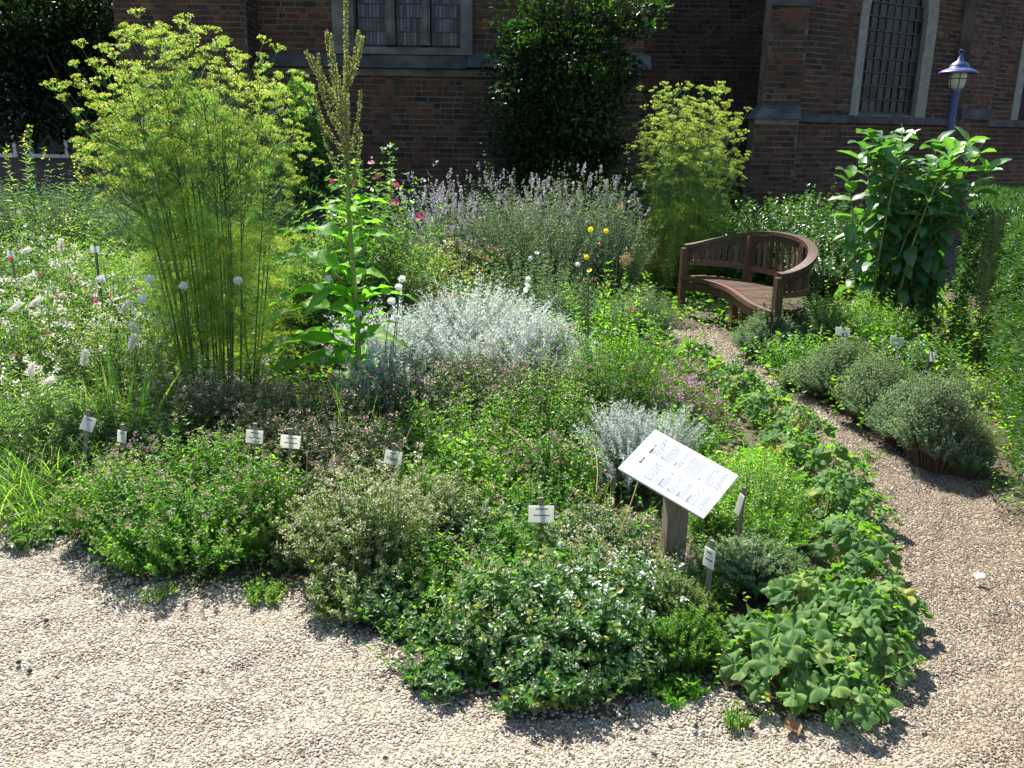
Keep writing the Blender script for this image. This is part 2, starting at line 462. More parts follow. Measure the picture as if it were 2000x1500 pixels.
# ------------------------------------------------------------------ leafy clump
def herb(name, label, cat, x, y, h, rx, ry=None, stems=200, nodes=8, per=2, T=T_OVAL, leaf=.022, wid=1.0, mat='oreg', smat='stem',
         t0=.25, ang=.45, dome=.5, lean=.35, hvar=.3, flower=None, flower2=None, group=None, srad=.0012, foot=.7, solo=0, curve=.5, mats2=None, tbias=0.0, outl=.07):
    ry = ry or rx
    root = thing(name, label, cat, (x, y, 0), 0, group)
    a = RG.uniform(0, 2 * math.pi, stems); q = np.sqrt(RG.uniform(0, 1, stems))
    # lobed footprint so that the outline is uneven
    ph = RG.uniform(0, 6.28, 3)
    lob = 1 + .13 * np.sin(2 * a + ph[0]) + .1 * np.sin(3 * a + ph[1]) + .08 * np.sin(5 * a + ph[2])
    out = np.stack([np.cos(a), np.sin(a), np.zeros(stems)], 1)
    rr = np.stack([rx * q * lob, ry * q * lob, np.zeros(stems)], 1)
    base = out * rr * foot
    hh = h * (1 - dome * q ** 2.2) * (1 - hvar * RG.uniform(0, 1, stems) ** 1.5)
    hh *= np.where(RG.uniform(0, 1, stems) < outl, RG.uniform(1.05, 1.3, stems), 1)
    hh *= 1 + .16 * np.sin(base[:, 0] / max(rx, .05) * 4 + ph[0]) * np.sin(base[:, 1] / max(ry, .05) * 4 + ph[1])
    tip = out * rr * 1.0 + rdir(stems) * np.array([1, 1, 0]) * lean * h * .25
    tip += out * lean * h * .3 * q[:, None]
    tip[:, 2] = hh
    mid = base * (1 - curve * .5) + tip * curve * .5
    mid[:, 2] = hh * .62
    mid[:, :2] += RG.normal(0, .03 * h, (stems, 2))
    tt = np.linspace(0, 1, 3)
    P = np.stack([bez(base, mid, tip, t) for t in tt], 1)
    sm = MB(); sm.tubes(P, np.linspace(srad * 1.4, srad * .6, 3), 3, RG.uniform(0, 1, stems))
    sm.obj('stems', MT[smat], root, stuff=True)
    # leaves
    k = np.arange(nodes)
    t = t0 + (1 - t0) * (k + .5) / nodes
    t = np.clip(t[None, :] + RG.uniform(-.5, .5, (stems, nodes)) * (1 - t0) / nodes, 0, 1)
    A_, B_, C_ = base[:, None, :], mid[:, None, :], tip[:, None, :]
    P = bez(A_, B_, C_, t[..., None]); D = unit(dbez(A_, B_, C_, t[..., None]))
    az0 = RG.uniform(0, 6.28, (stems, 1)) + k[None, :] * (1.57 if per == 2 else 2.4)
    LP = []; LD = []; LN = []; LS_ = []; LT = []
    stone = RG.uniform(0, 1, (stems, 1)) * np.ones((1, nodes))
    for j in range(per):
        az = az0 + j * 2 * math.pi / per + RG.normal(0, .25, (stems, nodes))
        o = np.stack([np.cos(az), np.sin(az), np.zeros_like(az)], -1)
        o = unit(o - D * np.sum(o * D, -1, keepdims=True))
        an = ang + RG.normal(0, .25, (stems, nodes))
        d = o * np.cos(an)[..., None] + D * np.sin(an)[..., None]
        LP.append(P.reshape(-1, 3)); LD.append(d.reshape(-1, 3))
        nn = unit(D - o * .3 + RG.normal(0, .3, D.shape))
        LN.append(nn.reshape(-1, 3))
        sz = leaf * (1.05 - .45 * t ** 2) * RG.uniform(.65, 1.25, t.shape)
        LS_.append(sz.ravel())
        LT.append((np.clip(.55 * stone + .5 * RG.uniform(0, 1, t.shape) ** 1.3 + tbias, 0, 1)).ravel())
    LP = np.concatenate(LP); LD = np.concatenate(LD); LN = np.concatenate(LN); LS_ = np.concatenate(LS_); LT = np.concatenate(LT)
    S3 = np.stack([LS_ * wid, LS_, LS_], 1)
    if solo:
        # the largest leaves towards the viewer are objects of their own
        score = -(LP[:, 1]) * .6 + LP[:, 2] + RG.uniform(0, .25, len(LP)) * h
        pick = np.argsort(-score)[:solo * 3]; pick = RG.choice(pick, solo, replace=False)
        keep = np.ones(len(LP), bool); keep[pick] = False
        vs = []
        for q_ in range(4):
            b = MB(); b.stamp(T, np.zeros((1, 3)), np.array([[0, 1., 0]]), np.array([[0, 0, 1.]]), np.array([[wid, 1, 1.0]]), .2 + .2 * q_)
            vs.append(b.mesh('leaf', MT[mat]))
        for i in pick:
            d = Vector(LD[i]).normalized(); xx = d.cross(Vector(LN[i])).normalized(); zz = xx.cross(d)
            R = Matrix((xx, d, zz)).transposed().to_4x4()
            o = link('leaf', vs[i % 4], root)
            o.matrix_local = Matrix.Translation(Vector(LP[i])) @ R @ Matrix.Diagonal((*([LS_[i] * 1.1] * 3), 1))
        LP, LD, LN, S3, LT = LP[keep], LD[keep], LN[keep], S3[keep], LT[keep]
    fm = MB(); fm.stamp(T, LP, LD, LN, S3, LT)
    fm.obj('foliage', MT[mat], root, stuff=True)
    for nm, fl in (('flower_heads', flower), ('flower_spikes', flower2)):
        if not fl:
            continue
        n = max(1, int(stems * fl.get('frac', 1)))
        idx = RG.choice(stems, n, replace=False)
        c = fl.get('n', 10); sz = fl.get('size', .004); sp = fl.get('spread', .012); ln = fl.get('length', .012)
        ext = fl.get('raise', 0)
        top = tip[idx]; dr = unit(tip[idx] - mid[idx])
        if ext:
            e = ext * RG.uniform(.5, 1.2, (n, 1))
            dr2 = unit(dr + np.array([0, 0, .9]) + RG.normal(0, .08, (n, 3)))
            top2 = top + dr2 * e
            sm = MB(); sm.tubes(np.stack([top, (top + top2) / 2, top2], 1), srad * .7, 3)
            sm.obj('flower_stalks', MT[smat], root, stuff=True)
            top = top2; dr = dr2
        u = RG.uniform(0, 1, (n, c)); 
        off = rdir(n * c).reshape(n, c, 3) * sp * (1 - u[..., None] * fl.get('taper', .3))
        pos = top[:, None, :] - dr[:, None, :] * (1 - u[..., None]) * ln + off * np.array([1, 1, .6])
        b = MB()
        TT = fl.get('T', T_CHIP)
        b.stamp(TT, pos.reshape(-1, 3), rdir(n * c), rdir(n * c, .2, 1), sz * RG.uniform(.6, 1.4, n * c), np.repeat(RG.uniform(0, .6, n), c) + RG.uniform(0, .4, n * c))
        b.obj(nm, MT[fl['mat']], root, stuff=True)
    return root

# ------------------------------------------------------------------ ground
def smooth_noise(x, y, s=1.0):
    return (np.sin(x * 3.1 * s + 1.3 * np.sin(y * 2.3 * s)) * np.cos(y * 2.7 * s + 1.7 * np.sin(x * 1.9 * s)) +
            .5 * np.sin(x * 7.3 * s + y * 5.1 * s + 1) * np.cos(y * 8.7 * s - x * 4.1 * s))
bed_px = [(-700, 985), (0, 1010), (140, 1085), (200, 1130), (330, 1165), (600, 1150), (650, 1205), (740, 1260), (765, 1330), (900, 1360), (1000, 1385),
          (1180, 1395), (1300, 1380), (1450, 1390), (1590, 1430), (1740, 1390), (1775, 1290), (1750, 1150), (1680, 985), (1585, 870),
          (1478, 765), (1385, 712), (1265, 668)]
BED = [G(px, py).xy for px, py in bed_px]
BED += [Vector((1.2, 9.3)), Vector((0.5, 9.8)), Vector((-9, 12))]
gr_px = [(1265, 668), (1262, 640), (1400, 640), (1450, 690), (1560, 765), (1640, 830), (1760, 885), (1890, 925), (1945, 1000), (2010, 1060), (2250, 1300)]
GR = [Vector((-4, -.6)), Vector((-4.6, 2.0))] + [G(px, py).xy for px, py in bed_px] + [G(px, py).xy for px, py in gr_px[1:]] + [Vector((4, -.6))]
def inside(poly, X, Y):
    r = np.zeros(X.shape, bool)
    n = len(poly)
    for i in range(n):
        x1, y1 = poly[i]; x2, y2 = poly[(i + 1) % n]
        c = ((y1 > Y) != (y2 > Y)) & (X < (x2 - x1) * (Y - y1) / (y2 - y1 + 1e-12) + x1)
        r ^= c
    return r
b = MB(); b.add([(-150, -60, -.08), (150, -60, -.08), (150, 200, -.08), (-150, 200, -.08)], [[0, 1, 2, 3]])
o = b.obj('ground', MT['soil']); o['kind'] = 'structure'; o['label'] = 'bare brown garden soil around the beds and the church'
step = .056
gx = np.arange(-6.5, 7.0, step); gy = np.arange(-.7, 13.4, step)
GXX, GYY = np.meshgrid(gx, gy)
GZ = smooth_noise(GXX, GYY, .9) * .012 + smooth_noise(GYY, GXX, 2.3) * .011 + smooth_noise(GXX + 3, GYY * 1.7, 4.1) * .009
isg = inside(GR, GXX, GYY)
GZ = np.where(isg, GZ, GZ + .015)
nx = len(gx)
cxm = (GXX[:-1, :-1] + step / 2); cym = GYY[:-1, :-1] + step / 2
cg = inside(GR, cxm, cym)
I = np.arange(GXX.size).reshape(GXX.shape)
F4 = np.stack([I[:-1, :-1], I[:-1, 1:], I[1:, 1:], I[1:, :-1]], -1)
vv = np.stack([GXX.ravel(), GYY.ravel(), GZ.ravel()], 1)
vis = (np.abs(cxm) < (cym + 1.5) * .75 + .6)
b = MB(); b.add(vv, F4[~cg & vis & (cym < 11)]); o = b.obj('soil_bed', MT['soil'], smooth=True); o['kind'] = 'structure'; o['label'] = 'dark planting soil of the herb beds'
# gravel bed: near part carries real pebbles
b = MB(); b.add(vv, F4[cg]); gravel_bed = b.obj('gravel_path', MT['gravel'], smooth=True); gravel_bed['kind'] = 'structure'; gravel_bed['label'] = 'gravel forecourt and path winding past the herb bed to the bench'

def scatter_pebbles(name, mask, density, rad, seed):
    b = MB(); b.add(vv, F4[mask])
    me = b.mesh(name, MT['gravel'])
    o = link(name, me); o['kind'] = 'stuff'; o['label'] = 'loose rounded pebbles covering the gravel'
    ng = bpy.data.node_groups.new(name, 'GeometryNodeTree')
    ng.interface.new_socket('Geometry', in_out='INPUT', socket_type='NodeSocketGeometry')
    ng.interface.new_socket('Geometry', in_out='OUTPUT', socket_type='NodeSocketGeometry')
    N = ng.nodes; L = ng.links
    gi = N.new('NodeGroupInput'); go = N.new('NodeGroupOutput')
    dp = N.new('GeometryNodeDistributePointsOnFaces'); dp.inputs['Density'].default_value = density; dp.inputs['Seed'].default_value = seed
    ico = N.new('GeometryNodeMeshIcoSphere'); ico.inputs['Radius'].default_value = rad; ico.inputs['Subdivisions'].default_value = 2
    sm = N.new('GeometryNodeSetShadeSmooth'); st = N.new('GeometryNodeSetMaterial'); st.inputs['Material'].default_value = MT['pebble']
    ip = N.new('GeometryNodeInstanceOnPoints')
    rr = N.new('FunctionNodeRandomValue'); rr.data_type = 'FLOAT_VECTOR'; rr.inputs[0].default_value = (-.5, -.5, 0); rr.inputs[1].default_value = (.5, .5, 6.28)
    rs = N.new('FunctionNodeRandomValue'); rs.data_type = 'FLOAT_VECTOR'; rs.inputs[0].default_value = (.5, .4, .35); rs.inputs[1].default_value = (1.75, 1.25, .9)
    rs.inputs['Seed'].default_value = 5
    L.new(gi.outputs[0], dp.inputs[0]); L.new(dp.outputs[0], ip.inputs[0])
    L.new(ico.outputs[0], sm.inputs[0]); L.new(sm.outputs[0], st.inputs[0]); L.new(st.outputs[0], ip.inputs['Instance'])
    L.new(rr.outputs[0], ip.inputs['Rotation']); L.new(rs.outputs[0], ip.inputs['Scale'])
    L.new(ip.outputs[0], go.inputs[0])
    md = o.modifiers.new('scatter', 'NODES'); md.node_group = ng
    return o
inview = (np.abs(cxm) < (cym + .9) * .64 + .2) & (cym > 1.9)
scatter_pebbles('pebbles', cg & inview & (cym < 5.2), 19000, .0047, 3)
scatter_pebbles('pebbles', cg & inview & (cym >= 5.2), 6500, .0062, 4)
dil = cg.copy()
for k in range(3):
    d2 = dil.copy(); d2[1:] |= dil[:-1]; d2[:-1] |= dil[1:]; d2[:, 1:] |= dil[:, :-1]; d2[:, :-1] |= dil[:, 1:]; dil = d2
    scatter_pebbles('pebbles', dil & ~cg & inview & (cym < 7), (5200, 1500, 500)[k], .0062, 8 + k)


# ------------------------------------------------------------------ church
CH = thing('church', 'old dark red brick church wall with stone window frames behind the garden', 'church', (0, 13, 0))
CHI = Vector((0, 13, 0))
def cpart(b, name, mats, smooth=False, stuff=False):
    o = b.obj(name, mats, CH, smooth, stuff); o.location = -CHI; return o
TOPZ = 4.9
BR = []      # (centre, u-dir, length, tone, height)
backing = MB(); plinthb = MB()
def wallseg(p0, p1, z0, z1, holes=(), thick=.35, out=None, course=.08, sz=.2, back=True, proud=.007):
    p0 = Vector((*p0, 0)); p1 = Vector((*p1, 0)); u = (p1 - p0); Lw = u.length; u.normalize()
    n = Vector((u.y, -u.x, 0))      # towards the viewer for left-to-right walls
    ang = math.atan2(u.y, u.x)
    R = np.array([[math.cos(ang), -math.sin(ang), 0], [math.sin(ang), math.cos(ang), 0], [0, 0, 1]])
    def slab(a, b_, c, d):
        if b_ - a < .005 or d - c < .005:
            return
        m = p0 + u * (a + b_) / 2 - n * thick / 2 + Vector((0, 0, (c + d) / 2))
        backing.box(m, (b_ - a, thick, d - c), R)
    if back:
        hs = sorted(holes, key=lambda h: h[0])
        a = 0
        for h in hs:
            slab(a, h[0], z0, z1)
            slab(h[0], h[1], z0, h[2]); slab(h[0], h[1], h[3], z1)
            a = h[1]
        slab(a, Lw, z0, z1)
    rows = int((z1 - z0) / course)
    hx = holes
    for r in range(rows):
        z = z0 + (r + .5) * course
        x_ = -random.uniform(0, sz)
        k = r
        while x_ < Lw:
            ln = sz if (k % 2 == 0 or random.random() < .12) else sz * .48
            if random.random() < .06: ln = sz * .48
            k += 1
            a, b_ = max(x_, 0.004), min(x_ + ln, Lw - .004)
            x_ += ln + .013
            segs = [(a, b_)]
            for h in hx:
                if h[2] - .03 < z < h[3] + .03:
                    ns = []
                    for s0, s1 in segs:
                        if s1 <= h[0] or s0 >= h[1]:
                            ns.append((s0, s1))
                        else:
                            if s0 < h[0]: ns.append((s0, h[0] - .004))
                            if s1 > h[1]: ns.append((h[1] + .004, s1))
                    segs = ns
            for s0, s1 in segs:
                if s1 - s0 < .03:
                    continue
                c = p0 + u * (s0 + s1) / 2 + Vector((0, 0, z + random.uniform(-.003, .003)))
                BR.append((c, n, ang, s1 - s0, course - .016, min(1, max(0, random.gauss(.5, .24))), proud + random.uniform(-.003, .003)))
def X_at(px, Y, py=200):
    return V(px, py, Y).x
# left lit bay with the three-light window
Y1 = 13.5
xL = X_at(490, Y1); wx0 = X_at(650, Y1, 50); wx1 = X_at(923, Y1, 50); xR = X_at(1252, Y1)
zg = V(800, 88, Y1).z; zs1 = V(800, 107, Y1).z; zs2 = V(800, 134, Y1).z; zs3 = V(800, 149, Y1).z
wallseg((xL, Y1), (xR, Y1), -.1, TOPZ, [(wx0 - xL, wx1 - xL, zs2, 4.35)], sz=.19)
# left pier, slightly forward
Y0 = 13.0
x0a = X_at(240, Y0); x0b = X_at(490, Y0)
wallseg((x0a, Y0), (x0b, Y0), -.1, TOPZ, sz=.17, course=.074)
backing.box(((x0b + .02 - .17), (Y0 + .35 + Y1 - .01) / 2, TOPZ / 2), (.34, Y1 - Y0 - .36, TOPZ))
wallseg((x0b + .04, Y0 + .02), (x0b + .04, Y1 - .02), -.1, TOPZ, sz=.17, course=.074, back=False)
# recess and its returns
Y2 = 15.6
x2a = xR; x2b = X_at(1500, Y2)
wallseg((xR - .4, Y2), (x2b + .6, Y2), -.1, TOPZ, sz=.2)
wallseg((xR, Y1 + .36), (xR, Y2 - .01), -.1, TOPZ, sz=.2)
# buttress with weathered stone caps
Yb, Yb2 = 13.3, 12.95
bx0 = X_at(1498, Yb, 120); bx1 = X_at(1572, Yb, 120)
lx0 = X_at(1474, Yb2, 240); lx1 = X_at(1560, Yb2, 240)
zc0 = V(1520, 232, Yb2).z; zc1 = V(1520, 206, Yb).z; zt0 = V(1530, 12, Yb).z
wallseg((bx0, Yb), (bx1, Yb), zc1, TOPZ, sz=.19)
wallseg((lx0, Yb2), (lx1, Yb2), -.1, zc0, sz=.19)
# right wall receding
pB0 = (bx1 + .02, 13.75); pB1 = (X_at(2120, 18.2), 18.2)
dB = Vector((pB1[0] - pB0[0], pB1[1] - pB0[1])); LB = dB.length; dB.normalize()
def onB(px, py):
    d = ray(px, py); nB = Vector((dB.y, -dB.x, 0)); P0 = Vector((*pB0, 0))
    t = nB.dot(P0 - CAMP) / nB.dot(d); p = CAMP + d * t
    return (p - P0).dot(Vector((dB.x, dB.y, 0))), p.z
uwa, zsB = onB(1657, 222); uwb, _ = onB(1804, 222); uga, zgB = onB(1676, 218); ugb, _ = onB(1790, 218)
_, zspr = onB(1690, 30)
hwB = (uwb - uwa) / 2
ZP = zspr + (uwb - uwa) * .95
def arch_half(z, half):                        # pointed arch half width at height z
    if z <= zspr: return half
    R_ = half * 2 * .98
    dz = z - zspr
    return max(0.0, math.sqrt(max(R_ * R_ - dz * dz, 0)) - (R_ - half))
cB = (uwa + uwb) / 2
holesB = [(uwa, uwb, zsB - .02, zspr)]
zz = zspr
while zz < min(ZP, TOPZ):
    hw = arch_half(zz + .04, hwB)
    if hw < .03: break
    holesB.append((cB - hw, cB + hw, zz, zz + .08)); zz += .08
u2a, zs2B = onB(1968, 250)
hole2 = (u2a, u2a + (uwb - uwa), zsB - .02, 4.3)
# backing pieces for the right wall, cut round the arch
def slabB(a, b_, c, d, thick=.35):
    if b_ - a < .005 or d - c < .005: return
    ang = math.atan2(dB.y, dB.x)
    R = np.array([[math.cos(ang), -math.sin(ang), 0], [math.sin(ang), math.cos(ang), 0], [0, 0, 1]])
    n = Vector((dB.y, -dB.x, 0)); m = Vector((*pB0, 0)) + Vector((dB.x, dB.y, 0)) * (a + b_) / 2 - n * thick / 2 + Vector((0, 0, (c + d) / 2))
    backing.box(m, (b_ - a, thick, d - c), R)
slabB(0, uwa, -.1, TOPZ); slabB(uwa, uwb, -.1, zsB); slabB(uwb, hole2[0], -.1, TOPZ)
slabB(hole2[0], hole2[1], -.1, hole2[2]); slabB(hole2[0], hole2[1], hole2[3], TOPZ); slabB(hole2[1], LB, -.1, TOPZ)
for k in range(20):
    a = uwa + (uwb - uwa) * k / 20; b_ = uwa + (uwb - uwa) * (k + 1) / 20
    m_ = abs((a + b_) / 2 - cB)
    zt = zspr
    while arch_half(zt, hwB) > m_: zt += .02
    slabB(a, b_, zt, TOPZ)
wallseg(pB0, pB1, -.1, TOPZ, holesB + [hole2], back=False, sz=.2)
# pier on the right wall
upa, _ = onB(1868, 120); upb, _ = onB(1926, 120)
nB = Vector((dB.y, -dB.x)); off = nB * .22
pa = Vector(pB0) + dB * upa + off; pb = Vector(pB0) + dB * upb + off
_, zpc = onB(1900, 232)
wallseg(pa, pb, -.1, TOPZ, sz=.2, thick=.21)
cpart(backing, 'wall', MT['mortar'])
b = MB(); b.box((4.6, 19.4, 4.4), (6.6, 6, 8.8)); cpart(b, 'shade_block', MT['brick'])  # unseen block added behind the walls to shade the recess and right wall
b = MB(); b.box(((xL + xR) / 2, 14.5, 2.35), (xR - xL - .8, 1.2, 4.7)); cpart(b, 'sun_blocker', MT['void'])  # unseen dark box added to stop sun leaking through the left bay
b = MB(); b.box((pB0[0] + 3.2, 18.6, 2.35), (6, .3, 4.7)); cpart(b, 'sun_blocker', MT['void'])  # unseen slab added behind the right wall, also to block sun
# bricks
def brick_v(tone):
    b = MB(); x, y, z = .5, .5, .5; e = .03
    v = [(-x, -y, -z), (x, -y, -z), (x, -y, z), (-x, -y, z), (-x, 0, -z), (x, 0, -z), (x, 0, z), (-x, 0, z)]
    b.add(v, [[0, 1, 2, 3], [1, 5, 6, 2], [3, 2, 6, 7], [4, 0, 3, 7], [0, 4, 5, 1]], tone)
    return b.mesh('brick', MT['brick'])
tones = [i / 11 for i in range(12)]
bm_ = [brick_v(t) for t in tones]
regs = [(705, 955, 150, 330), (1496, 1575, 30, 206), (1195, 1250, 195, 300), (1575, 1655, 60, 330), (280, 490, 0, 60)]
cand = []; rest = []
for i, q in enumerate(BR):
    x_, y_, k_ = PX(q[0])
    if any(r[0] <= x_ <= r[1] and r[2] <= y_ <= r[3] for r in regs[:2]):
        cand.append((0, -q[3] * q[4] / k_ ** 2, i))
    elif any(r[0] <= x_ <= r[1] and r[2] <= y_ <= r[3] for r in regs[2:]):
        cand.append((1, -q[3] * q[4] / k_ ** 2, i))
    else:
        rest.append(i)
cand.sort()
solo = [c[2] for c in cand[:300]]; rest += [c[2] for c in cand[300:]]
for i in solo:
    c, n, ang, ln, hh, tn, pr = BR[i]
    o = link('brick', bm_[min(11, int(tn * 12))], CH)
    o.location = c - CHI; o.rotation_euler = (0, 0, ang); o.scale = (ln, pr * 2, hh)
b = MB()
C0 = np.array([[-.5, -1, -.5], [.5, -1, -.5], [.5, -1, .5], [-.5, -1, .5], [-.5, 0, -.5], [.5, 0, -.5], [.5, 0, .5], [-.5, 0, .5]])
FB = np.array([[0, 1, 2, 3], [1, 5, 6, 2], [3, 2, 6, 7], [4, 0, 3, 7], [0, 4, 5, 1]])
vs = []; fs = []; ts = []
for j, i in enumerate(rest):
    c, n, ang, ln, hh, tn, pr = BR[i]
    ca, sa = math.cos(ang), math.sin(ang)
    v = C0 * np.array([ln, pr, hh])
    vs.append(np.stack([v[:, 0] * ca - v[:, 1] * sa, v[:, 0] * sa + v[:, 1] * ca, v[:, 2]], 1) + np.array(c))
    fs.append(FB + 8 * j); ts += [tn] * 5
b.add(np.concatenate(vs), np.concatenate(fs), np.array(ts))
cpart(b, 'bricks', MT['brick'], stuff=True)
# stone trim of the left bay
b = MB()
ft = .06
b.box(((wx0 + X_at(692, Y1, 50)) / 2, Y1 + .06, (zs1 + 4.35) / 2), (X_at(692, Y1, 50) - wx0, .24, 4.35 - zs1))
b.box(((X_at(900, Y1, 50) + wx1) / 2, Y1 + .06, (zs1 + 4.35) / 2), (wx1 - X_at(900, Y1, 50), .24, 4.35 - zs1))
b.box(((wx0 + wx1) / 2, Y1 + .06, 4.45), (wx1 - wx0 + .1, .26, .2))
cpart(b, 'window_surround', MT['stone'])
b = MB()
gx0, gx1 = X_at(692, Y1, 50), X_at(900, Y1, 50)
for a_, c_ in ((753, 770), (824, 839)):
    xa, xb = X_at(a_, Y1, 50), X_at(c_, Y1, 50)
    b.box(((xa + xb) / 2, Y1 + .1, (zg + 4.35) / 2), (xb - xa, .18, 4.35 - zg))
    b.box(((xa + xb) / 2, Y1 + .01, (zg + 4.35) / 2), ((xb - xa) * .45, .04, 4.35 - zg))
cpart(b, 'mullions', MT['stone'])
# sloped sill: hollowed top, deep drip course and lower band
b = MB()
def sillprism(x_a, x_b, prof):
    n = len(prof)
    v = [(x_a, y_, z_) for y_, z_ in prof] + [(x_b, y_, z_) for y_, z_ in prof]
    b.add(v, [list(range(n))]); b.n -= len(v); b.V.pop()
    b.add(v, [list(range(n, 2 * n))[::-1]]); b.n -= len(v); b.V.pop()
    b.add(v, [[i, n + i, n + (i + 1) % n, (i + 1) % n] for i in range(n)])
sillprism(gx0 - .003, gx1 + .003, [(Y1 + .19, zs1), (Y1 - .05, zs1 + .002), (Y1 + .03, zg - .03), (Y1 + .19, zg)])
cpart(b, 'sill', MT['stone'])
b = MB()
xs_ = X_at(912, Y1, 120)
sillprism(wx0 - 1.25, xs_, [(Y1 + .1, zs2), (Y1 - .16, zs2), (Y1 - .16, zs1 - .1), (Y1 - .02, zs1 - .001), (Y1 + .1, zs1 - .001)])
sillprism(xs_ + .004, xR + .1, [(Y1 - .004, zs2 + .02), (Y1 - .2, zs2 + .02), (Y1 - .17, zs1 - .12), (Y1 - .004, zs1 + .04)])
cpart(b, 'string_course', MT['dstone'])
b = MB(); b.box(((wx0 - 1.25 + xR) / 2, Y1 - .03, (zs2 + zs3) / 2 - .004), (xR - wx0 + 1.2, .05, zs2 - zs3 - .01)); cpart(b, 'stone_band', MT['stone'])
# three lights: narrow panes and lead grille
yg = Y1 + .16
lights = [(696, 753), (772, 824), (841, 898)]
zrow = [zg + .01]
while zrow[-1] < 4.2: zrow.append(zrow[-1] + (V(800, 58, Y1).z - V(800, 85, Y1).z))
wn = link('window', (lambda m: (m.box(((gx0 + gx1) / 2, yg + .02, (zg + 4.35) / 2), (gx1 - gx0, .012, 4.35 - zg)), m.mesh('window', MT['void']))[1])(MB()), CH); wn.location = -CHI
NP = 8
pm = []
for q in range(3):
    m = MB(); m.box((0, 0, 0), (1, .006, 1)); pm.append(m.mesh('pane', MT['glassA']))
g = MB()
for la, lb in lights:
    xa, xb = X_at(la, Y1, 50), X_at(lb, Y1, 50)
    wd = (xb - xa) / NP
    for r in range(len(zrow) - 1):
        if zrow[r] > 3.9: continue
        for c in range(NP):
            o = link('pane', pm[0], wn)
            o.location = (xa + wd * (c + .5), yg, (zrow[r] + zrow[r + 1]) / 2)
            o.scale = (wd - .008, 1, zrow[r + 1] - zrow[r] - .012)
            o.rotation_euler = (random.uniform(-.03, .03), 0, random.uniform(-.05, .05))
        g.box(((xa + xb) / 2, yg - .012, zrow[r]), (xb - xa, .018, .013))
    for c in range(NP + 1):
        g.box((xa + wd * c, yg - .006, (zg + 4.35) / 2), (.009, .01, 4.35 - zg))
o = g.obj('lead_grille', MT['lead'], wn)
# buttress stones
b = MB()
def capstone(xa0, xa1, ya, za, xb0, xb1, yb, zb):
    v = [(xa0 - .02, ya - .04, za), (xa1 + .02, ya - .04, za), (xa1 + .02, ya + .5, za), (xa0 - .02, ya + .5, za),
         (xb0, yb, zb), (xb1, yb, zb), (xb1, yb + .4, zb), (xb0, yb + .4, zb)]
    b.add(v, [[0, 3, 2, 1], [4, 5, 6, 7], [0, 1, 5, 4], [1, 2, 6, 5], [2, 3, 7, 6], [3, 0, 4, 7]])
capstone(lx0, lx1, Yb2, zc0, bx0, bx1, Yb - .012, zc1)
cpart(b, 'buttress_cap', MT['dstone'])
b = MB(); b.box(((bx0 + bx1) / 2, Yb - .035, zt0 + .12), (bx1 - bx0 + .05, .05, .24)); cpart(b, 'buttress_cap', MT['dstone'])
b = MB()
def boxB(u0, u1, z0, z1, depth, outp, bb=None):
    ang = math.atan2(dB.y, dB.x)
    R = np.array([[math.cos(ang), -math.sin(ang), 0], [math.sin(ang), math.cos(ang), 0], [0, 0, 1]])
    c = Vector((*pB0, 0)) + Vector((dB.x, dB.y, 0)) * (u0 + u1) / 2 + Vector((nB.x, nB.y, 0)) * (outp - depth / 2) + Vector((0, 0, (z0 + z1) / 2))
    (bb or b).box(c, (u1 - u0, depth, z1 - z0), R)
zq = onB(1650, 240)[1]
boxB(0, upa - .01, zq, zsB - .03, .09, .075)
boxB(upb + .01, LB, zq, zsB - .03, .09, .075)
boxB(upa - .03, upb + .03, zpc - .02, zpc + .16, .27, .26)
cpart(b, 'sill_course', MT['dstone'])
b = MB()
# window stone frame following the pointed arch
fw = uga - uwa
pts = [(-1, zsB - .03), (-1, zspr)]
ks = 9
path = []
half_o = hwB; half_i = hwB - fw
def ring(half):
    L_ = [(-half, zsB - .03), (-half, zspr)]
    R_ = half * 2 * .98
    amax = math.acos((R_ - half) / R_)
    for i in range(1, ks + 1):
        a = amax * i / ks
        L_.append((-(R_ * math.cos(a) - (R_ - half)), zspr + R_ * math.sin(a)))
    return L_ + [(-x, z) for x, z in L_[::-1][1:]]
ro, ri = ring(half_o), ring(half_i)
def Bp(u, z, o_):
    q = Vector(pB0) + dB * u + nB * o_
    return (q.x, q.y, z)
v = []
for (xo, zo), (xi, zi) in zip(ro, ri):
    v += [Bp(cB + xo, zo, .03), Bp(cB + xi, zi, .0), Bp(cB + xi, zi, -.13), Bp(cB + xo, zo, -.13)]
f = []
for i in range(len(ro) - 1):
    for j in range(4):
        f.append([4 * i + j, 4 * i + (j + 1) % 4, 4 * i + 4 + (j + 1) % 4, 4 * i + 4 + j])
b.add(v, f)
b2 = MB()
boxB(hole2[0], hole2[0] + fw, hole2[2], hole2[3], .28, .03, b2)
b2 and cpart(b, 'window_frame', MT['stonel']); cpart(b2, 'window_frame', MT['stonel'])
b = MB(); boxB(hole2[1] - fw, hole2[1], hole2[2], hole2[3], .28, .03); cpart(b, 'window_frame', MT['stonel'])
b = MB(); boxB(hole2[0] + fw, hole2[1] - fw, hole2[2], hole2[3], .02, -.2); boxB(uwa, uwb, zsB, ZP + .2, .02, -.15)
cpart(b, 'dark_glazing', MT['void'])
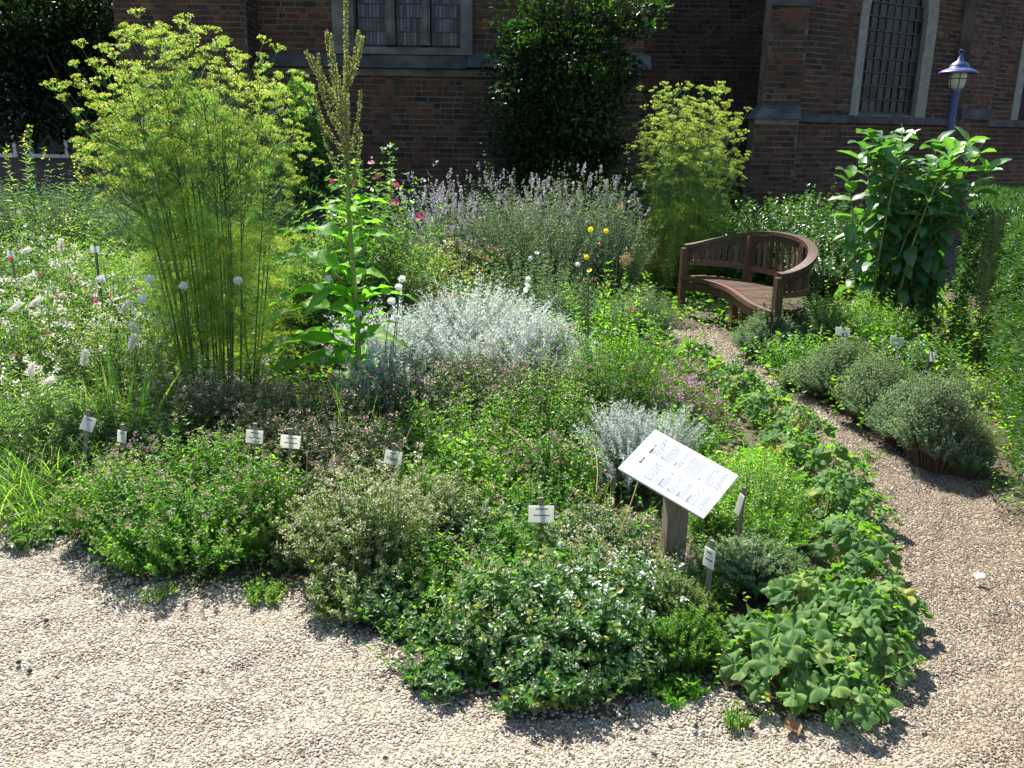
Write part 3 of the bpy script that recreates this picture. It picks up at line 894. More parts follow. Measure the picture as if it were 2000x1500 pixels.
# panes of the arched window
m = MB(); m.box((0, 0, 0), (1, .006, 1)); pB = m.mesh('pane', MT['glassB'])
wB = CH
angB = math.atan2(dB.y, dB.x)
g = MB()
ncol = 8; wd = 2 * half_i / ncol
dz = abs(onB(1740, 110)[1] - onB(1740, 137)[1])
wB = link('window', (lambda mm: (boxB(cB - half_i, cB + half_i, zsB, zsB + .02, .05, -.075, mm), mm.mesh('window', MT['lead']))[1])(MB()), CH); wB.location = -CHI
z = zsB + .03
while z < zspr + half_i * 1.6:
    for c in range(ncol):
        uc = cB - half_i + wd * (c + .5)
        if abs(uc - cB) + wd * .45 < arch_half(z + dz / 2, half_i) + .02:
            o = link('pane', pB, wB)
            o.location = Bp(uc, z + dz / 2, -.1)
            o.scale = (wd - .018, 1, dz - .03)
            o.rotation_euler = (random.uniform(-.06, .06), 0, angB + random.uniform(-.08, .08))
    hw = arch_half(z, half_i)
    if hw > .05:
        boxB(cB - hw, cB + hw, z - .009, z + .009, .02, -.075, g)
    z += dz
for c in range(ncol + 1):
    uc = cB - half_i + wd * c; zt = zsB + .02
    while arch_half(zt, half_i) > abs(uc - cB) - .001 and zt < ZP: zt += .03
    boxB(uc - .008, uc + .008, zsB, zt, .012, -.08, g)
g.obj('lead_grille', MT['lead'], wB)
b = MB(); boxB(0, LB, .28, .5, .06, .06); cpart(b, 'plinth', MT['dstone'])
b = MB(); b.box(((xL + xR) / 2, Y1 - .04, .45), (xR - xL, .08, .9)); cpart(b, 'plinth', MT['dstone'])

# far building at the left, behind the tree
HB = thing('side_building', 'low shaded building with white window frames behind the dark tree', 'building', (-9, 18.2, 0))
HI = Vector((-9, 18.2, 0))
def hpart(b, n, m):
    o = b.obj(n, m, HB); o.location = -HI; return o
b = MB(); Yh = 18.2
zb_ = V(60, 306, Yh).z
wins = [(V(-60, 300, Yh).x, V(34, 300, Yh).x), (V(58, 300, Yh).x, V(135, 300, Yh).x)]
ztop = zb_ + 1.5
xa = -16; 
for (a_, c_) in wins:
    b.box(((xa + a_) / 2, Yh + .15, 2.8), (a_ - xa, .3, 5.6)); 
    b.box(((a_ + c_) / 2, Yh + .15, zb_ / 2), (c_ - a_, .3, zb_)); b.box(((a_ + c_) / 2, Yh + .15, (ztop + 5.6) / 2), (c_ - a_, .3, 5.6 - ztop))
    xa = c_
b.box(((xa - 3) / 2, Yh + .15, 2.8), (-3 - xa, .3, 5.6))
hpart(b, 'wall', plain('dark_render', (.10, .085, .08), .9, .25, 4))
for (a_, c_) in wins:
    b = MB(); b.box(((a_ + c_) / 2, Yh + .1, (zb_ + ztop) / 2), (c_ - a_, .01, ztop - zb_)); wv = hpart(b, 'window', MT['glassB'])
    b = MB()
    for q in ((a_ + .03, a_ - .03), ):
        b.box((a_ + .035, Yh + .02, (zb_ + ztop) / 2), (.07, .08, ztop - zb_)); b.box((c_ - .035, Yh + .02, (zb_ + ztop) / 2), (.07, .08, ztop - zb_))
    b.box(((a_ + c_) / 2, Yh + .0, zb_ + .02), (c_ - a_ + .06, .14, .07)); b.box(((a_ + c_) / 2, Yh + .02, ztop - .04), (c_ - a_, .08, .08))
    b.obj('window_frame', MT['whitep'], wv)
b = MB(); b.box((-9.5, Yh + 1.2, 5.7), (13.2, 3.4, .2)); hpart(b, 'roof', MT['dstone'])

# ------------------------------------------------------------------ trees
def crown(P0, cx, cy, cz, rx, ry, rz, n, leaf, mat, root, T=T_DIA, lumps=26, lr=.38, name='crown', skew=None):
    d = rdir(lumps, -.95, .95)
    cen = d * np.array([rx, ry, rz]) * RG.uniform(.35, .8, (lumps, 1)) + np.array([cx, cy, cz])
    cen[:lumps // 3] = d[:lumps // 3] * np.array([rx, ry, rz]) * RG.uniform(0, .5, (lumps // 3, 1)) + np.array([cx, cy, cz])
    li = RG.integers(0, lumps, n)
    rr = RG.uniform(.25, 1, (n, 1)) ** .5
    p = cen[li] + rdir(n) * rr * np.array([rx, ry, rz * .55]) * lr * (1 + .4 * np.sin(li * 7.1))[:, None]
    dd = unit(p - np.array([cx, cy, cz - rz * .2]) + RG.normal(0, .5, (n, 3)) * rx)
    b = MB(); b.stamp(T, p, dd + np.array([0, 0, -.2]), rdir(n, .1, 1), leaf * RG.uniform(.6, 1.4, n), np.clip(RG.uniform(0, 1, n) * .7 + .3 * np.sin(li * 3.3), 0, 1))
    return b.obj(name, MT[mat], root, stuff=True)
# columnar evergreen in the middle
tx = (X_at(935, 12) + X_at(1275, 12)) / 2; trw = (X_at(1280, 12) - X_at(935, 12)) / 2
root = thing('evergreen_tree', 'tall dense dark evergreen tree with sunlit left edge in front of the church wall', 'tree', (tx, 12.0, 0))
b = MB(); b.tubes(np.array([[[0, 0, -.1], [.03, 0, .8], [-.02, 0, 2.2], [0, 0, 3.6]]]), np.array([.14, .12, .08, .03]), 8); b.obj('trunk', MT['bark'], root)
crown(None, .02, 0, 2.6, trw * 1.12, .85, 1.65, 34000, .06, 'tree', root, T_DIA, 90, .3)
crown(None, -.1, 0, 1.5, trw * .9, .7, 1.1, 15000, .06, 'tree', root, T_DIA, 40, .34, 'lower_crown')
# shade tree at the left
lt = V(182, 395, 15.6)
root = thing('shade_tree', 'broad dark tree with slim trunk before the low building', 'tree', (lt.x, 15.6, 0))
b = MB(); b.tubes(np.array([[[0, 0, -.1], [.02, 0, .6], [-.03, 0, 1.4], [.05, 0, 3.0]]]), np.array([.12, .1, .09, .05]), 10)
for i in range(7):
    a = i * 2.4
    b.tubes(np.array([[[0, 0, 1.3 + .12 * i], [math.cos(a) * .5, math.sin(a) * .5, 1.9 + .12 * i], [math.cos(a) * 1.3, math.sin(a) * 1.2, 2.6 + .1 * i]]]), np.array([.045, .03, .012]), 5)
b.obj('trunk', MT['bark'], root)
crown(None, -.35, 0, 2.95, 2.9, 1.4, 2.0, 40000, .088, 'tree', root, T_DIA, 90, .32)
# dark leafy shrub beside the fennel, in front of the wall (lit top)
x, y, h, r = spot(585, 120, 11.2, 150)
root = thing('laurel_shrub', 'dark round-topped laurel shrub with glossy top behind the tall fennel', 'shrub', (x, y, 0))
b = MB(); b.tubes(np.array([[[0, 0, -.1], [.02, 0, .8], [0, 0, h * .7]]]), np.array([.06, .05, .02]), 6); b.obj('trunk', MT['bark'], root)
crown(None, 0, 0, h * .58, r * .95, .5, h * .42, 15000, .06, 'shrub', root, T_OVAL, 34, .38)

# ------------------------------------------------------------------ garden plants: left and back first
FLP = dict(mat='pink', n=12, size=.0065, spread=.013, length=.016)
FLC = dict(mat='cream', n=12, size=.0065, spread=.013, length=.016)
def H(kind, name, label, cat, px, py, Y, wpx, ry=None, **k):
    x, y, h, r = spot(px, py, Y, wpx)
    base = dict(KIND[kind]); base.update(k)
    return herb(name, label, cat, x, y, max(.08, h), r, ry or r * base.pop('rat', .8), **{q: v for q, v in base.items() if q != 'rat'})
KIND = {
 'oreg': dict(T=T_OVAL, leaf=.024, mat='oreg', stems=420, nodes=10, per=2, flower=dict(FLP, frac=.3), t0=.15, dome=.32, lean=.5, hvar=.55, foot=.85),
 'pale': dict(T=T_DIA, leaf=.022, mat='oregpale', stems=420, nodes=10, per=2, flower=dict(FLC, frac=.6), t0=.15, dome=.32, lean=.5, hvar=.55, foot=.85),
 'mint': dict(T=T_OVAL, leaf=.034, mat='mint', stems=230, nodes=8, per=2, flower=dict(mat='cream', n=9, size=.006, spread=.012, length=.016, frac=.4), t0=.12, dome=.3, lean=.7, hvar=.55, foot=.85),
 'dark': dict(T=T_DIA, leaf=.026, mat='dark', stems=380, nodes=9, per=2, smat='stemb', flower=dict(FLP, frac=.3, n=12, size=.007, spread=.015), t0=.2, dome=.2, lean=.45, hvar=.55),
 'lime': dict(T=T_DIA, leaf=.026, mat='lime', stems=260, nodes=12, per=3, t0=.1, dome=.4, lean=.4),
 'wild': dict(T=T_LANC, leaf=.05, mat='wild', stems=240, nodes=9, per=2, t0=.1, dome=.3, lean=.5, hvar=.5, flower=dict(mat='whitef', n=12, size=.011, spread=.022, length=.03, frac=.2)),
 'silver': dict(T=T_NARR, leaf=.05, mat='silver', smat='stem', stems=420, nodes=18, per=3, wid=1.2, t0=.3, dome=.35, lean=.6, ang=.75, hvar=.45),
 'thyme': dict(T=T_NARR, leaf=.02, wid=1.9, mat='santo', smat='stemb', stems=700, nodes=12, per=4, t0=.4, dome=.62, lean=.5, ang=.7, hvar=.12, foot=.45),
 'grey': dict(T=T_LANC, leaf=.035, mat='grey', stems=260, nodes=10, per=3, t0=.1, dome=.4, lean=.4),
 'rosem': dict(T=T_NARR, leaf=.035, wid=1.3, mat='rose', smat='stemb', stems=420, nodes=18, per=4, t0=.12, dome=.25, lean=.35, ang=.8, hvar=.4, foot=.7),
 'shrub': dict(T=T_DIA, leaf=.05, mat='shrub', smat='stemb', stems=240, nodes=14, per=3, t0=.2, dome=.4, lean=.5, foot=.5, hvar=.3),
 'ground': dict(T=T_DIA, leaf=.025, mat='oreg', stems=300, nodes=5, per=3, t0=.05, dome=.4, lean=.9),
}
# far left bed
H('grey', 'catmint', 'hazy grey-green bed of catmint in front of the dark tree trunk', 'herb', 90, 352, 12.2, 330, ry=.9, stems=420, nodes=16, leaf=.055, dome=.15)
H('grey', 'catmint', 'pale green catmint clump right of the dark tree trunk', 'herb', 260, 372, 11.5, 150, ry=.6, stems=220, nodes=14, leaf=.055, dome=.2)
H('grey', 'southernwood', 'low grey-green mound against the church wall right of the fennel', 'herb', 480, 385, 11.6, 330, ry=.7, stems=420, nodes=14, leaf=.05, dome=.2)
H('wild', 'goldenrod', 'leafy yellow-flowered stalks standing below the dark tree', 'flower', 130, 280, 9.2, 150, stems=26, nodes=24, leaf=.07, dome=.3, hvar=.6, flower=dict(mat='yellow', n=9, size=.016, spread=.04, length=.12, frac=.8))
H('wild', 'evening_primrose', 'single tall leafy stalk with yellow tip at the left edge', 'flower', 26, 245, 9.0, 36, stems=5, nodes=46, leaf=.085, dome=.2, hvar=.5, flower=dict(mat='yellow', n=7, size=.02, spread=.04, length=.12, frac=.6))
H('oreg', 'herb_clump', 'yellow-green leafy clump in the back left bed beside the trunk', 'herb', 130, 462, 8.6, 240, stems=320, leaf=.045, nodes=10, T=T_DIA, mat='lime', flower=None)
H('wild', 'meadow_clump', 'mixed meadow herbs with white fluff at the far left edge', 'herb', -20, 420, 7.8, 300, stems=320, leaf=.06)
H('wild', 'meadow_clump', 'pale green meadow herbs with scattered blooms left of the fennel stems', 'herb', 190, 480, 7.4, 260, stems=330, leaf=.055, flower2=dict(mat='mauve', n=6, size=.014, spread=.02, frac=.07, **{'raise': .12}))
H('oreg', 'herb_clump', 'bushy green herb clump behind the fennel stems', 'herb', 430, 470, 7.6, 260, stems=300, leaf=.045, T=T_DIA, mat='wild', flower=dict(mat='orange', n=6, size=.012, spread=.03, frac=.15))
H('wild', 'meadow_clump', 'fluffy white seeded meadow plants at the left edge', 'herb', 40, 520, 5.7, 330, stems=360, leaf=.05, mat='wild', flower=dict(mat='whitef', n=16, size=.012, spread=.03, length=.04, frac=.22))
H('wild', 'meadow_clump', 'tangled pale meadow herbs in front of the fennel', 'herb', 215, 560, 5.3, 240, stems=320, leaf=.045, tbias=.1, flower=dict(mat='whitef', n=14, size=.011, spread=.03, length=.04, frac=.22), flower2=dict(mat='rosef', n=8, size=.012, spread=.014, frac=.02, **{'raise': .15}))
H('wild', 'meadow_clump', 'feathery green herbs with cream tufts low at the left edge', 'herb', -10, 700, 4.6, 260, stems=300, leaf=.04, flower=dict(mat='whitef', n=12, size=.01, spread=.02, length=.04, frac=.2))
H('grey', 'sage_clump', 'bushy grey-green sage clump at the left below the seed fluff', 'herb', 130, 745, 4.25, 230, stems=300, leaf=.045, mat='wild', nodes=11)
H('grey', 'sage_clump', 'grey-leaved sage clump beside the striped iris leaves', 'herb', 300, 780, 4.35, 180, stems=240, leaf=.04, mat='wild', tbias=-.1)
H('wild', 'tarragon', 'loose dull green stalks before the fennel base', 'herb', 330, 690, 4.9, 190, stems=160, leaf=.05, nodes=12, flower=None)

# ------------------------------------------------------------------ fennel
def fennel(label, px, pytop, Y, wpx, nst, spread, seedcol, threads, yel, umb=6, mid=.5):
    x, y, h, r = spot(px, pytop, Y, wpx)
    root = thing('fennel', label, 'fennel', (x, y, 0), 0, 'tall flowering fennels')
    a = RG.uniform(0, 6.28, nst); q = np.sqrt(RG.uniform(0.02, 1, nst))
    out = np.stack([np.cos(a), np.sin(a), 0 * a], 1)
    base = out * (q * spread)[:, None]
    tip = out * (q * r * .8)[:, None]
    tip[:, 2] = h * (1 - .3 * q ** 2) * RG.uniform(.78, 1, nst)
    midp = base * .8 + tip * .25; midp[:, 2] = tip[:, 2] * .6; midp[:, :2] += RG.normal(0, .07, (nst, 2))
    tt = np.linspace(0, 1, 7)
    P = np.stack([bez(base, midp, tip, t) for t in tt], 1)
    b = MB(); b.tubes(P, np.linspace(.0075, .002, 7), 5, RG.uniform(0, 1, nst)); b.obj('stems', MT['fstem'], root, stuff=True)
    # branches carrying umbels
    nb = nst * umb
    si = np.repeat(np.arange(nst), umb); t = RG.uniform(.55, 1.0, nb); t[::umb] = 1.0
    p0 = bez(base[si], midp[si], tip[si], t[:, None]); d0 = unit(dbez(base[si], midp[si], tip[si], t[:, None]))
    o = unit(rdir(nb, -.1, .3) + out[si] * .5)
    ln = RG.uniform(.14, .55, nb) * (1.25 - t * .55) * h / 2.2; ln[::umb] *= .2
    p2 = p0 + (o * .65 + d0 * .5) * ln[:, None] + np.array([0, 0, .25]) * ln[:, None]
    p2[:, 2] = np.minimum(p2[:, 2], h * (.99 - RG.uniform(0, .06, nb)))
    p1 = p0 + o * ln[:, None] * .5 + d0 * ln[:, None] * .2
    b = MB(); b.tubes(np.stack([p0, bez(p0, p1, p2, .5), p2], 1), np.array([.003, .0022, .0015]), 3, RG.uniform(.3, 1, nb)); b.obj('branches', MT['fstem'], root, stuff=True)
    # umbels
    dirn = unit(p2 - p1 + np.array([0, 0, .25]) * ln[:, None])
    K = 14
    ref = rdir(nb * K).reshape(nb, K, 3)
    tang = ref - dirn[:, None, :] * np.sum(ref * dirn[:, None, :], -1, keepdims=True)
    R_ = RG.uniform(.028, .058, nb)
    rad = np.sqrt(RG.uniform(0, 1, (nb, K))) * R_[:, None]
    end = p2[:, None, :] + dirn[:, None, :] * (R_[:, None, None] * 1.0 - .3 * rad[..., None] ** 2 / R_[:, None, None]) + unit(tang) * rad[..., None]
    dd = (end - p2[:, None, :])
    L_ = np.linalg.norm(dd, axis=-1).ravel()
    b = MB(); b.stamp(T_HAIR, np.repeat(p2, K, 0), dd.reshape(-1, 3), rdir(nb * K), np.stack([np.full(nb * K, .11), L_, L_], 1), .8); b.obj('umbel_rays', MT['fennel'], root, stuff=True)
    C = 7
    e = np.repeat(end.reshape(-1, 3), C, 0) + rdir(nb * K * C) * .008
    b = MB(); b.stamp(T_CHIP, e, rdir(len(e)), rdir(len(e), .3, 1), RG.uniform(.004, .0085, len(e)), np.clip(np.repeat(RG.uniform(.1, .8, nb), K * C) + RG.uniform(-.2, .3, len(e)), 0, 1))
    b.obj('flower_umbels', MT['umbel'], root, stuff=True)
    # thread leaves: fronds with many hairs
    def fronds(nf, tlo, thi, mat, name, sz=1.0, hairs=70):
        si = RG.integers(0, nst, nf); t = RG.uniform(tlo, thi, nf)
        p0 = bez(base[si], midp[si], tip[si], t[:, None])
        o = unit(rdir(nf, -.1, .6))
        ln = RG.uniform(.14, .34, nf) * sz
        tt = RG.uniform(.1, 1, (nf, hairs))
        ax = p0[:, None, :] + o[:, None, :] * (ln[:, None] * tt)[..., None] - np.array([0, 0, 1.]) * (ln[:, None] * tt ** 2 * .35)[..., None]
        hd = unit(rdir(nf * hairs).reshape(nf, hairs, 3) + o[:, None, :] * .8)
        hl = (.03 + .075 * (1 - tt)) * RG.uniform(.6, 1.3, tt.shape)
        S = np.stack([np.full(nf * hairs, .085), hl.ravel(), hl.ravel()], 1)
        b = MB(); b.stamp(T_HAIR, ax.reshape(-1, 3), hd.reshape(-1, 3), rdir(nf * hairs), S, np.clip(np.repeat(RG.uniform(0, 1, nf) * .7, hairs) + RG.uniform(0, .3, nf * hairs), 0, 1))
        b.obj(name, MT[mat], root, stuff=True)
    fronds(threads, .2, .92, 'fennel', 'thread_leaves', 1.25, 60)
    fronds(int(threads * yel), .1, .55, 'fenyel', 'yellowed_leaves', 1.2)
    return root
fennel('huge yellow-flowered fennel bush towering at the left of the bed', 372, 34, 5.6, 470, 30, .28, None, 900, .5, 22)
fennel('smaller golden fennel standing behind the curved bench', 1345, 150, 10.2, 260, 40, .42, None, 520, 1.0, 14)
# fallen aside stems of the yellow fennel base
H('ground', 'fennel_seedling', 'yellowing feathery tuft at the base of the golden fennel', 'herb', 1300, 425, 9.9, 170, stems=200, nodes=18, per=5, T=T_HAIR, leaf=.11, wid=1.4, mat='fenyel', dome=.15, hvar=.4, flower=None)

# ------------------------------------------------------------------ lavender and rosemary
H('rosem', 'rosemary', 'big upright rosemary bush below the evergreen tree', 'shrub', 1060, 345, 8.6, 300, ry=.6, stems=480, nodes=22)
H('rosem', 'rosemary', 'grey-green rosemary on the right side of the lavender, beside the golden fennel', 'shrub', 1190, 345, 8.9, 130, ry=.5, stems=240, nodes=22)
H('rosem', 'lavender', 'large lavender bush full of faded purple spikes', 'shrub', 960, 372, 9.0, 330, ry=.7, stems=460, nodes=18, leaf=.045, dome=.35, mat='grey',
  flower=dict(mat='lavh', n=16, size=.013, spread=.012, length=.09, frac=.55, **{'raise': .22}))
H('rosem', 'lavender', 'lavender clump at the left end with spikes against the brick wall', 'shrub', 870, 385, 8.8, 130, ry=.5, stems=190, nodes=20, leaf=.045, dome=.35, mat='grey',
  flower=dict(mat='lavh', n=22, size=.015, spread=.013, length=.09, frac=.9, **{'raise': .22}))
H('rosem', 'lavender', 'lavender clump with leaning spikes next to the rosemary, on its left', 'shrub', 1120, 352, 9.2, 220, ry=.5, stems=220, nodes=16, leaf=.045, dome=.3, mat='grey',
  flower=dict(mat='lavh', n=22, size=.015, spread=.013, length=.09, frac=.6, **{'raise': .2}))
# ------------------------------------------------------------------ shrub row behind the bench
H('shrub', 'rose_shrub', 'dense green rose shrub behind the curved bench', 'shrub', 1550, 350, 10.2, 250, ry=.8, stems=330, nodes=20, leaf=.055)
H('shrub', 'rose_shrub', 'lower leafy shrub reaching behind the right end of the bench', 'shrub', 1620, 440, 9.4, 200, ry=.6, stems=260, nodes=18, leaf=.05)
H('shrub', 'rose_shrub', 'yellow-tinged shrub between golden fennel and bench back', 'shrub', 1440, 420, 10.0, 130, ry=.5, stems=160, nodes=16, leaf=.045, mat='oreg')
# rose bush with pink flowers
rb = H('shrub', 'mallow_bush', 'wild rose bush with deep pink flowers behind the seeding stalk', 'shrub', 715, 335, 6.9, 250, ry=.55, stems=270, nodes=16, leaf=.05, mat='mantle', hvar=.4,
       flower=dict(mat='white', n=6, size=.014, spread=.03, length=.05, frac=.12))
H('wild', 'mallow_stalk', 'upright stalk with silvery leaves leaning right against the bricks', 'flower', 752, 250, 6.7, 60, stems=9, nodes=26, leaf=.05, mat='grey', dome=.1, hvar=.5, flower=dict(mat='white', n=5, size=.015, spread=.02, frac=.8))
H('shrub', 'currant_bush', 'leafy green bush between the big fennel and the seeding stalk', 'shrub', 585, 420, 6.6, 170, ry=.4, stems=180, nodes=14, leaf=.045, mat='mantle')
H('dark', 'yarrow_clump', 'dry tan yarrow heads between the seeding stalk and the rosemary', 'flower', 850, 470, 7.6, 200, ry=.5, stems=240, leaf=.045, mat='wild', flower=dict(mat='dry', n=20, size=.012, spread=.05, length=.02, frac=.5))
H('dark', 'tansy_clump', 'rust and yellow leaved clump behind the silver curry plant', 'herb', 815, 510, 6.9, 230, ry=.45, stems=260, leaf=.04, mat='wild', smat='stemb', tbias=.15, flower=dict(mat='orange', n=7, size=.01, spread=.03, frac=.12))
H('grey', 'hyssop', 'low green hyssop in front of the rosemary bush', 'herb', 1060, 505, 7.4, 330, ry=.5, stems=320, leaf=.035, mat='grey', nodes=14)
H('grey', 'hyssop', 'grey cushion of hyssop at the foot of the golden fennel', 'herb', 1255, 560, 7.6, 130, stems=260, leaf=.03, nodes=16, T=T_NARR, per=4)

# flowers as parts with petals
def blossom(mat, petals, size, cup=.25, center='yellow'):
    b = MB(); n = petals
    a = np.arange(n) * 2 * math.pi / n
    D = np.stack([np.cos(a), np.sin(a), np.full(n, cup)], 1)
    T = ([(0, 0, 0), (.3, .35, .05), (.42, .75, .08), (0, 1, .02), (-.42, .75, .08), (-.3, .35, .05)], [[0, 1, 2, 3], [0, 3, 4, 5]])
    b.stamp(T, np.zeros((n, 3)), D, np.tile([0, 0, 1.], (n, 1)), size, np.linspace(.1, .9, n))
    b.stamp(T_OCT, np.array([[0, 0, size * .12]]), np.array([[1., 0, 0]]), np.array([[0, 0, 1.]]), size * .2, .5, 1)
    return b.mesh('flower', [MT[mat], MT[center]])
def put_flowers(root, me, pts, name='flower', face=(-.2, -.8, .5), jitter=.5, s=1.0):
    for (px, py, Y) in pts:
        p = V(px, py, Y) - Vector(root.location)
        o = link(name, me, root); o.location = p
        f = Vector(face) + Vector((random.uniform(-1, 1), random.uniform(-1, 1), random.uniform(-1, 1))) * jitter
        o.rotation_euler = f.to_track_quat('Z', 'Y').to_euler(); o.scale = (s,) * 3
def stalks(root, pts, r=.003, mat='stem', name='flower_stalks', bend=.12):
    P = []
    for (px, py, Y) in pts:
        p = np.array(V(px, py, Y) - Vector(root.location))
        q = p.copy(); q[2] = 0.0; q[:2] *= .55
        m = (p + q) / 2 + np.array([random.uniform(-bend, bend) * .4, random.uniform(-bend, bend) * .4, .05])
        P.append([q, bez(q, m, p, .33), bez(q, m, p, .66), p])
    b = MB(); b.tubes(np.array(P), np.array([r * 1.3, r, r * .8, r * .6]), 5); b.obj(name, MT[mat], root, stuff=True)
rosem = blossom('rosef', 5, .032)
pts = [(771, 396, 6.5), (820, 423, 6.4), (775, 362, 6.7), (738, 345, 6.8), (649, 355, 6.6), (690, 356, 6.7), (724, 318, 6.8)]
put_flowers(rb, rosem, pts[:2], s=1.25); put_flowers(rb, rosem, pts[2:], s=.8)

# ------------------------------------------------------------------ the tall seeding stalk with big wavy basal leaves
def big_leaf(L_, W_, droop, wave, nseg=12, lobes=0, tone=.5):
    v = []; f = []
    cols = 5
    for i in range(nseg + 1):
        t = i / nseg
        wdt = W_ * (math.sin(math.pi * min(1, t * .92 + .08)) ** .7) * (1 - .25 * t) if t > .12 else W_ * .12
        y = L_ * math.sin(t * droop) / droop if droop else L_ * t
        z = L_ * (-(1 - math.cos(t * droop)) / droop) if droop else 0
        for j in range(cols):
            s_ = (j - 2) / 2
            edge = abs(s_) ** 2
            v.append((s_ * wdt, y + edge * .0, z + abs(s_) * wdt * .35 + wave * W_ * edge * math.sin(t * 17 + s_ * 1.5) ))
    for i in range(nseg):
        for j in range(cols - 1):
            a = i * cols + j
            f.append([a, a + 1, a + cols + 1, a + cols])
    b = MB(); b.add(v, f, tone + np.array([0, .16, .16, 0])[np.arange(len(f)) % 4] + RG.uniform(-.06, .06, len(f))); return b
def place_leaf(me, root, p, az, pitch, s, roll=0.0):
    o = link('leaf', me, root)
    o.rotation_mode = 'XYZ'
    R = Matrix.Rotation(az, 4, 'Z') @ Matrix.Rotation(pitch, 4, 'X') @ Matrix.Rotation(roll, 4, 'Y')
    o.matrix_local = Matrix.Translation(Vector(p)) @ R @ Matrix.Diagonal((s, s, s, 1))
    return o
x, y, h, r = spot(668, 2, 5.15, 100)
root = thing('horseradish', 'towering stalk with brown seed spikes and big wavy bright green leaves', 'plant', (x, y, 0))
b = MB(); b.tubes(np.array([[[0, 0, -.02], [.02, 0, .6], [-.01, 0, 1.3], [.0, 0, 1.9], [.02, 0, h]]]), np.array([.02, .017, .013, .008, .002]), 8); b.obj('stem', MT['petiole'], root)
ls = [big_leaf(1, .165, 1.3, .34, 14, tone=.45).mesh('leaf', MT['big'], True), big_leaf(1, .15, .9, .28, 14, tone=.3).mesh('leaf', MT['big'], True),
      big_leaf(1, .17, 1.7, .36, 14, tone=.7).mesh('leaf', MT['big'], True)]
# (azimuth: 0 = away, pi/2 = to the left) leaves climbing the stalk
for i in range(44):
    zf = (i / 44)
    z = .12 + 1.5 * zf
    az = i * 2.4 + random.uniform(-.3, .3)
    ln = (.36 - .24 * zf) * random.uniform(.75, 1.2)
    place_leaf(ls[i % 3], root, (.01 * math.cos(az), .01 * math.sin(az), z), az, .85 + random.uniform(-.35, .3), ln, random.uniform(-.5, .5))
for az, z, ln, pt in ((1.6, .88, .6, .8), (1.75, .64, .7, .65), (1.9, .76, .6, .55), (1.7, .44, .7, .55), (2.1, .34, .62, .45), (1.5, 1.08, .48, .75), (1.4, .5, .4, .55), (1.8, 1.25, .3, .7),
                      (-1.5, .72, .42, .75), (-1.8, .5, .36, .6), (-1.7, 1.1, .32, .7), (-1.4, 1.3, .28, .7), (2.5, .8, .4, .6)):
    place_leaf(ls[random.randrange(3)], root, (0, 0, z), az, pt, ln, random.uniform(-.35, .35))
# seeding spikes
sp = []
for i in range(20):
    z0 = h * RG.uniform(.56, .84); a = RG.uniform(0, 6.28); up_ = RG.uniform(.28, .62)
    o_ = RG.uniform(.12, .3) * (1 - (z0 / h - .5) * .8)
    p0 = np.array([0, 0, z0]); p2 = p0 + np.array([math.cos(a) * o_, math.sin(a) * o_, up_]); p1 = p0 + np.array([math.cos(a) * o_ * .8, math.sin(a) * o_ * .8, up_ * .35])
    p2[2] = min(p2[2], h * RG.uniform(.86, .95)); sp.append((p0, p1, p2))
sp.append((np.array([0, 0, h * .6]), np.array([0, 0, h * .8]), np.array([.02, 0, h])))
A_ = np.array([q[0] for q in sp]); B_ = np.array([q[1] for q in sp]); C_ = np.array([q[2] for q in sp])
b = MB(); b.tubes(np.stack([bez(A_, B_, C_, t) for t in (0, .33, .66, 1)], 1), .003, 4); b.obj('side_stems', MT['stem'], root, stuff=True)
b = MB()
for q in sp:
    n = 230 if q is not sp[-1] else 900
    t = RG.uniform(.08, 1, n)
    p = bez(q[0], q[1], q[2], t[:, None]) + rdir(n) * (.015 * (1.15 - t * .5))[:, None]
    b.stamp(T_CHIP, p, rdir(n), rdir(n), RG.uniform(.006, .014, n), RG.uniform(0, 1, n))
b.obj('seed_spikes', MT['seed'], root, stuff=True)

# ------------------------------------------------------------------ milkweed at the right
x, y, h, r = spot(1800, 222, 7.7, 300)
root = thing('milkweed', 'tall milkweed with big oval leaves in front of the blue lamp', 'plant', (x, y, 0))
ml = [big_leaf(1, .3, .7, .07, 8, tone=.25).mesh('leaf', MT['milk'], True), big_leaf(1, .34, 1.1, .08, 8, tone=.5).mesh('leaf', MT['milk'], True), big_leaf(1, .28, .4, .06, 8, tone=.75).mesh('leaf', MT['milk'], True)]
ns = 24
P = []
for i in range(ns):
    a = RG.uniform(0, 6.28); q = math.sqrt(RG.uniform(0, 1))
    bx, by = math.cos(a) * q * .4, math.sin(a) * q * .2
    tx_, ty_ = math.cos(a) * q * r * .95, math.sin(a) * q * .5
    hh = h * RG.uniform(.72, 1.0) * (1 - .12 * q)
    A = np.array([bx, by, 0]); C = np.array([(-1 + 2 * ((i * 7) % ns) / (ns - 1)) * r * .85, ty_, hh]); B = np.array([bx * .7 + tx_ * .3, by * .7 + ty_ * .3, hh * .6])
    P.append([bez(A, B, C, t) for t in np.linspace(0, 1, 5)])
    for k in range(17):
        t = .1 + .9 * k / 16
        p = bez(A, B, C, t)
        for sgn in (0, math.pi):
            if random.random() < .12: continue
            az = k * 1.57 + a + sgn + random.uniform(-.3, .3)
            place_leaf(ml[random.randrange(3)], root, p, az, (.1 if t < .85 else .6) + random.uniform(-.4, .4) - (.45 if t < .6 else 0), (.23 - .08 * abs(t - .6)) * random.uniform(.7, 1.1), random.uniform(-.5, .5))
b = MB(); b.tubes(np.array(P), np.array([.012, .01, .009, .007, .003]), 6, .4); b.obj('stems', MT['petiole'], root, stuff=True)

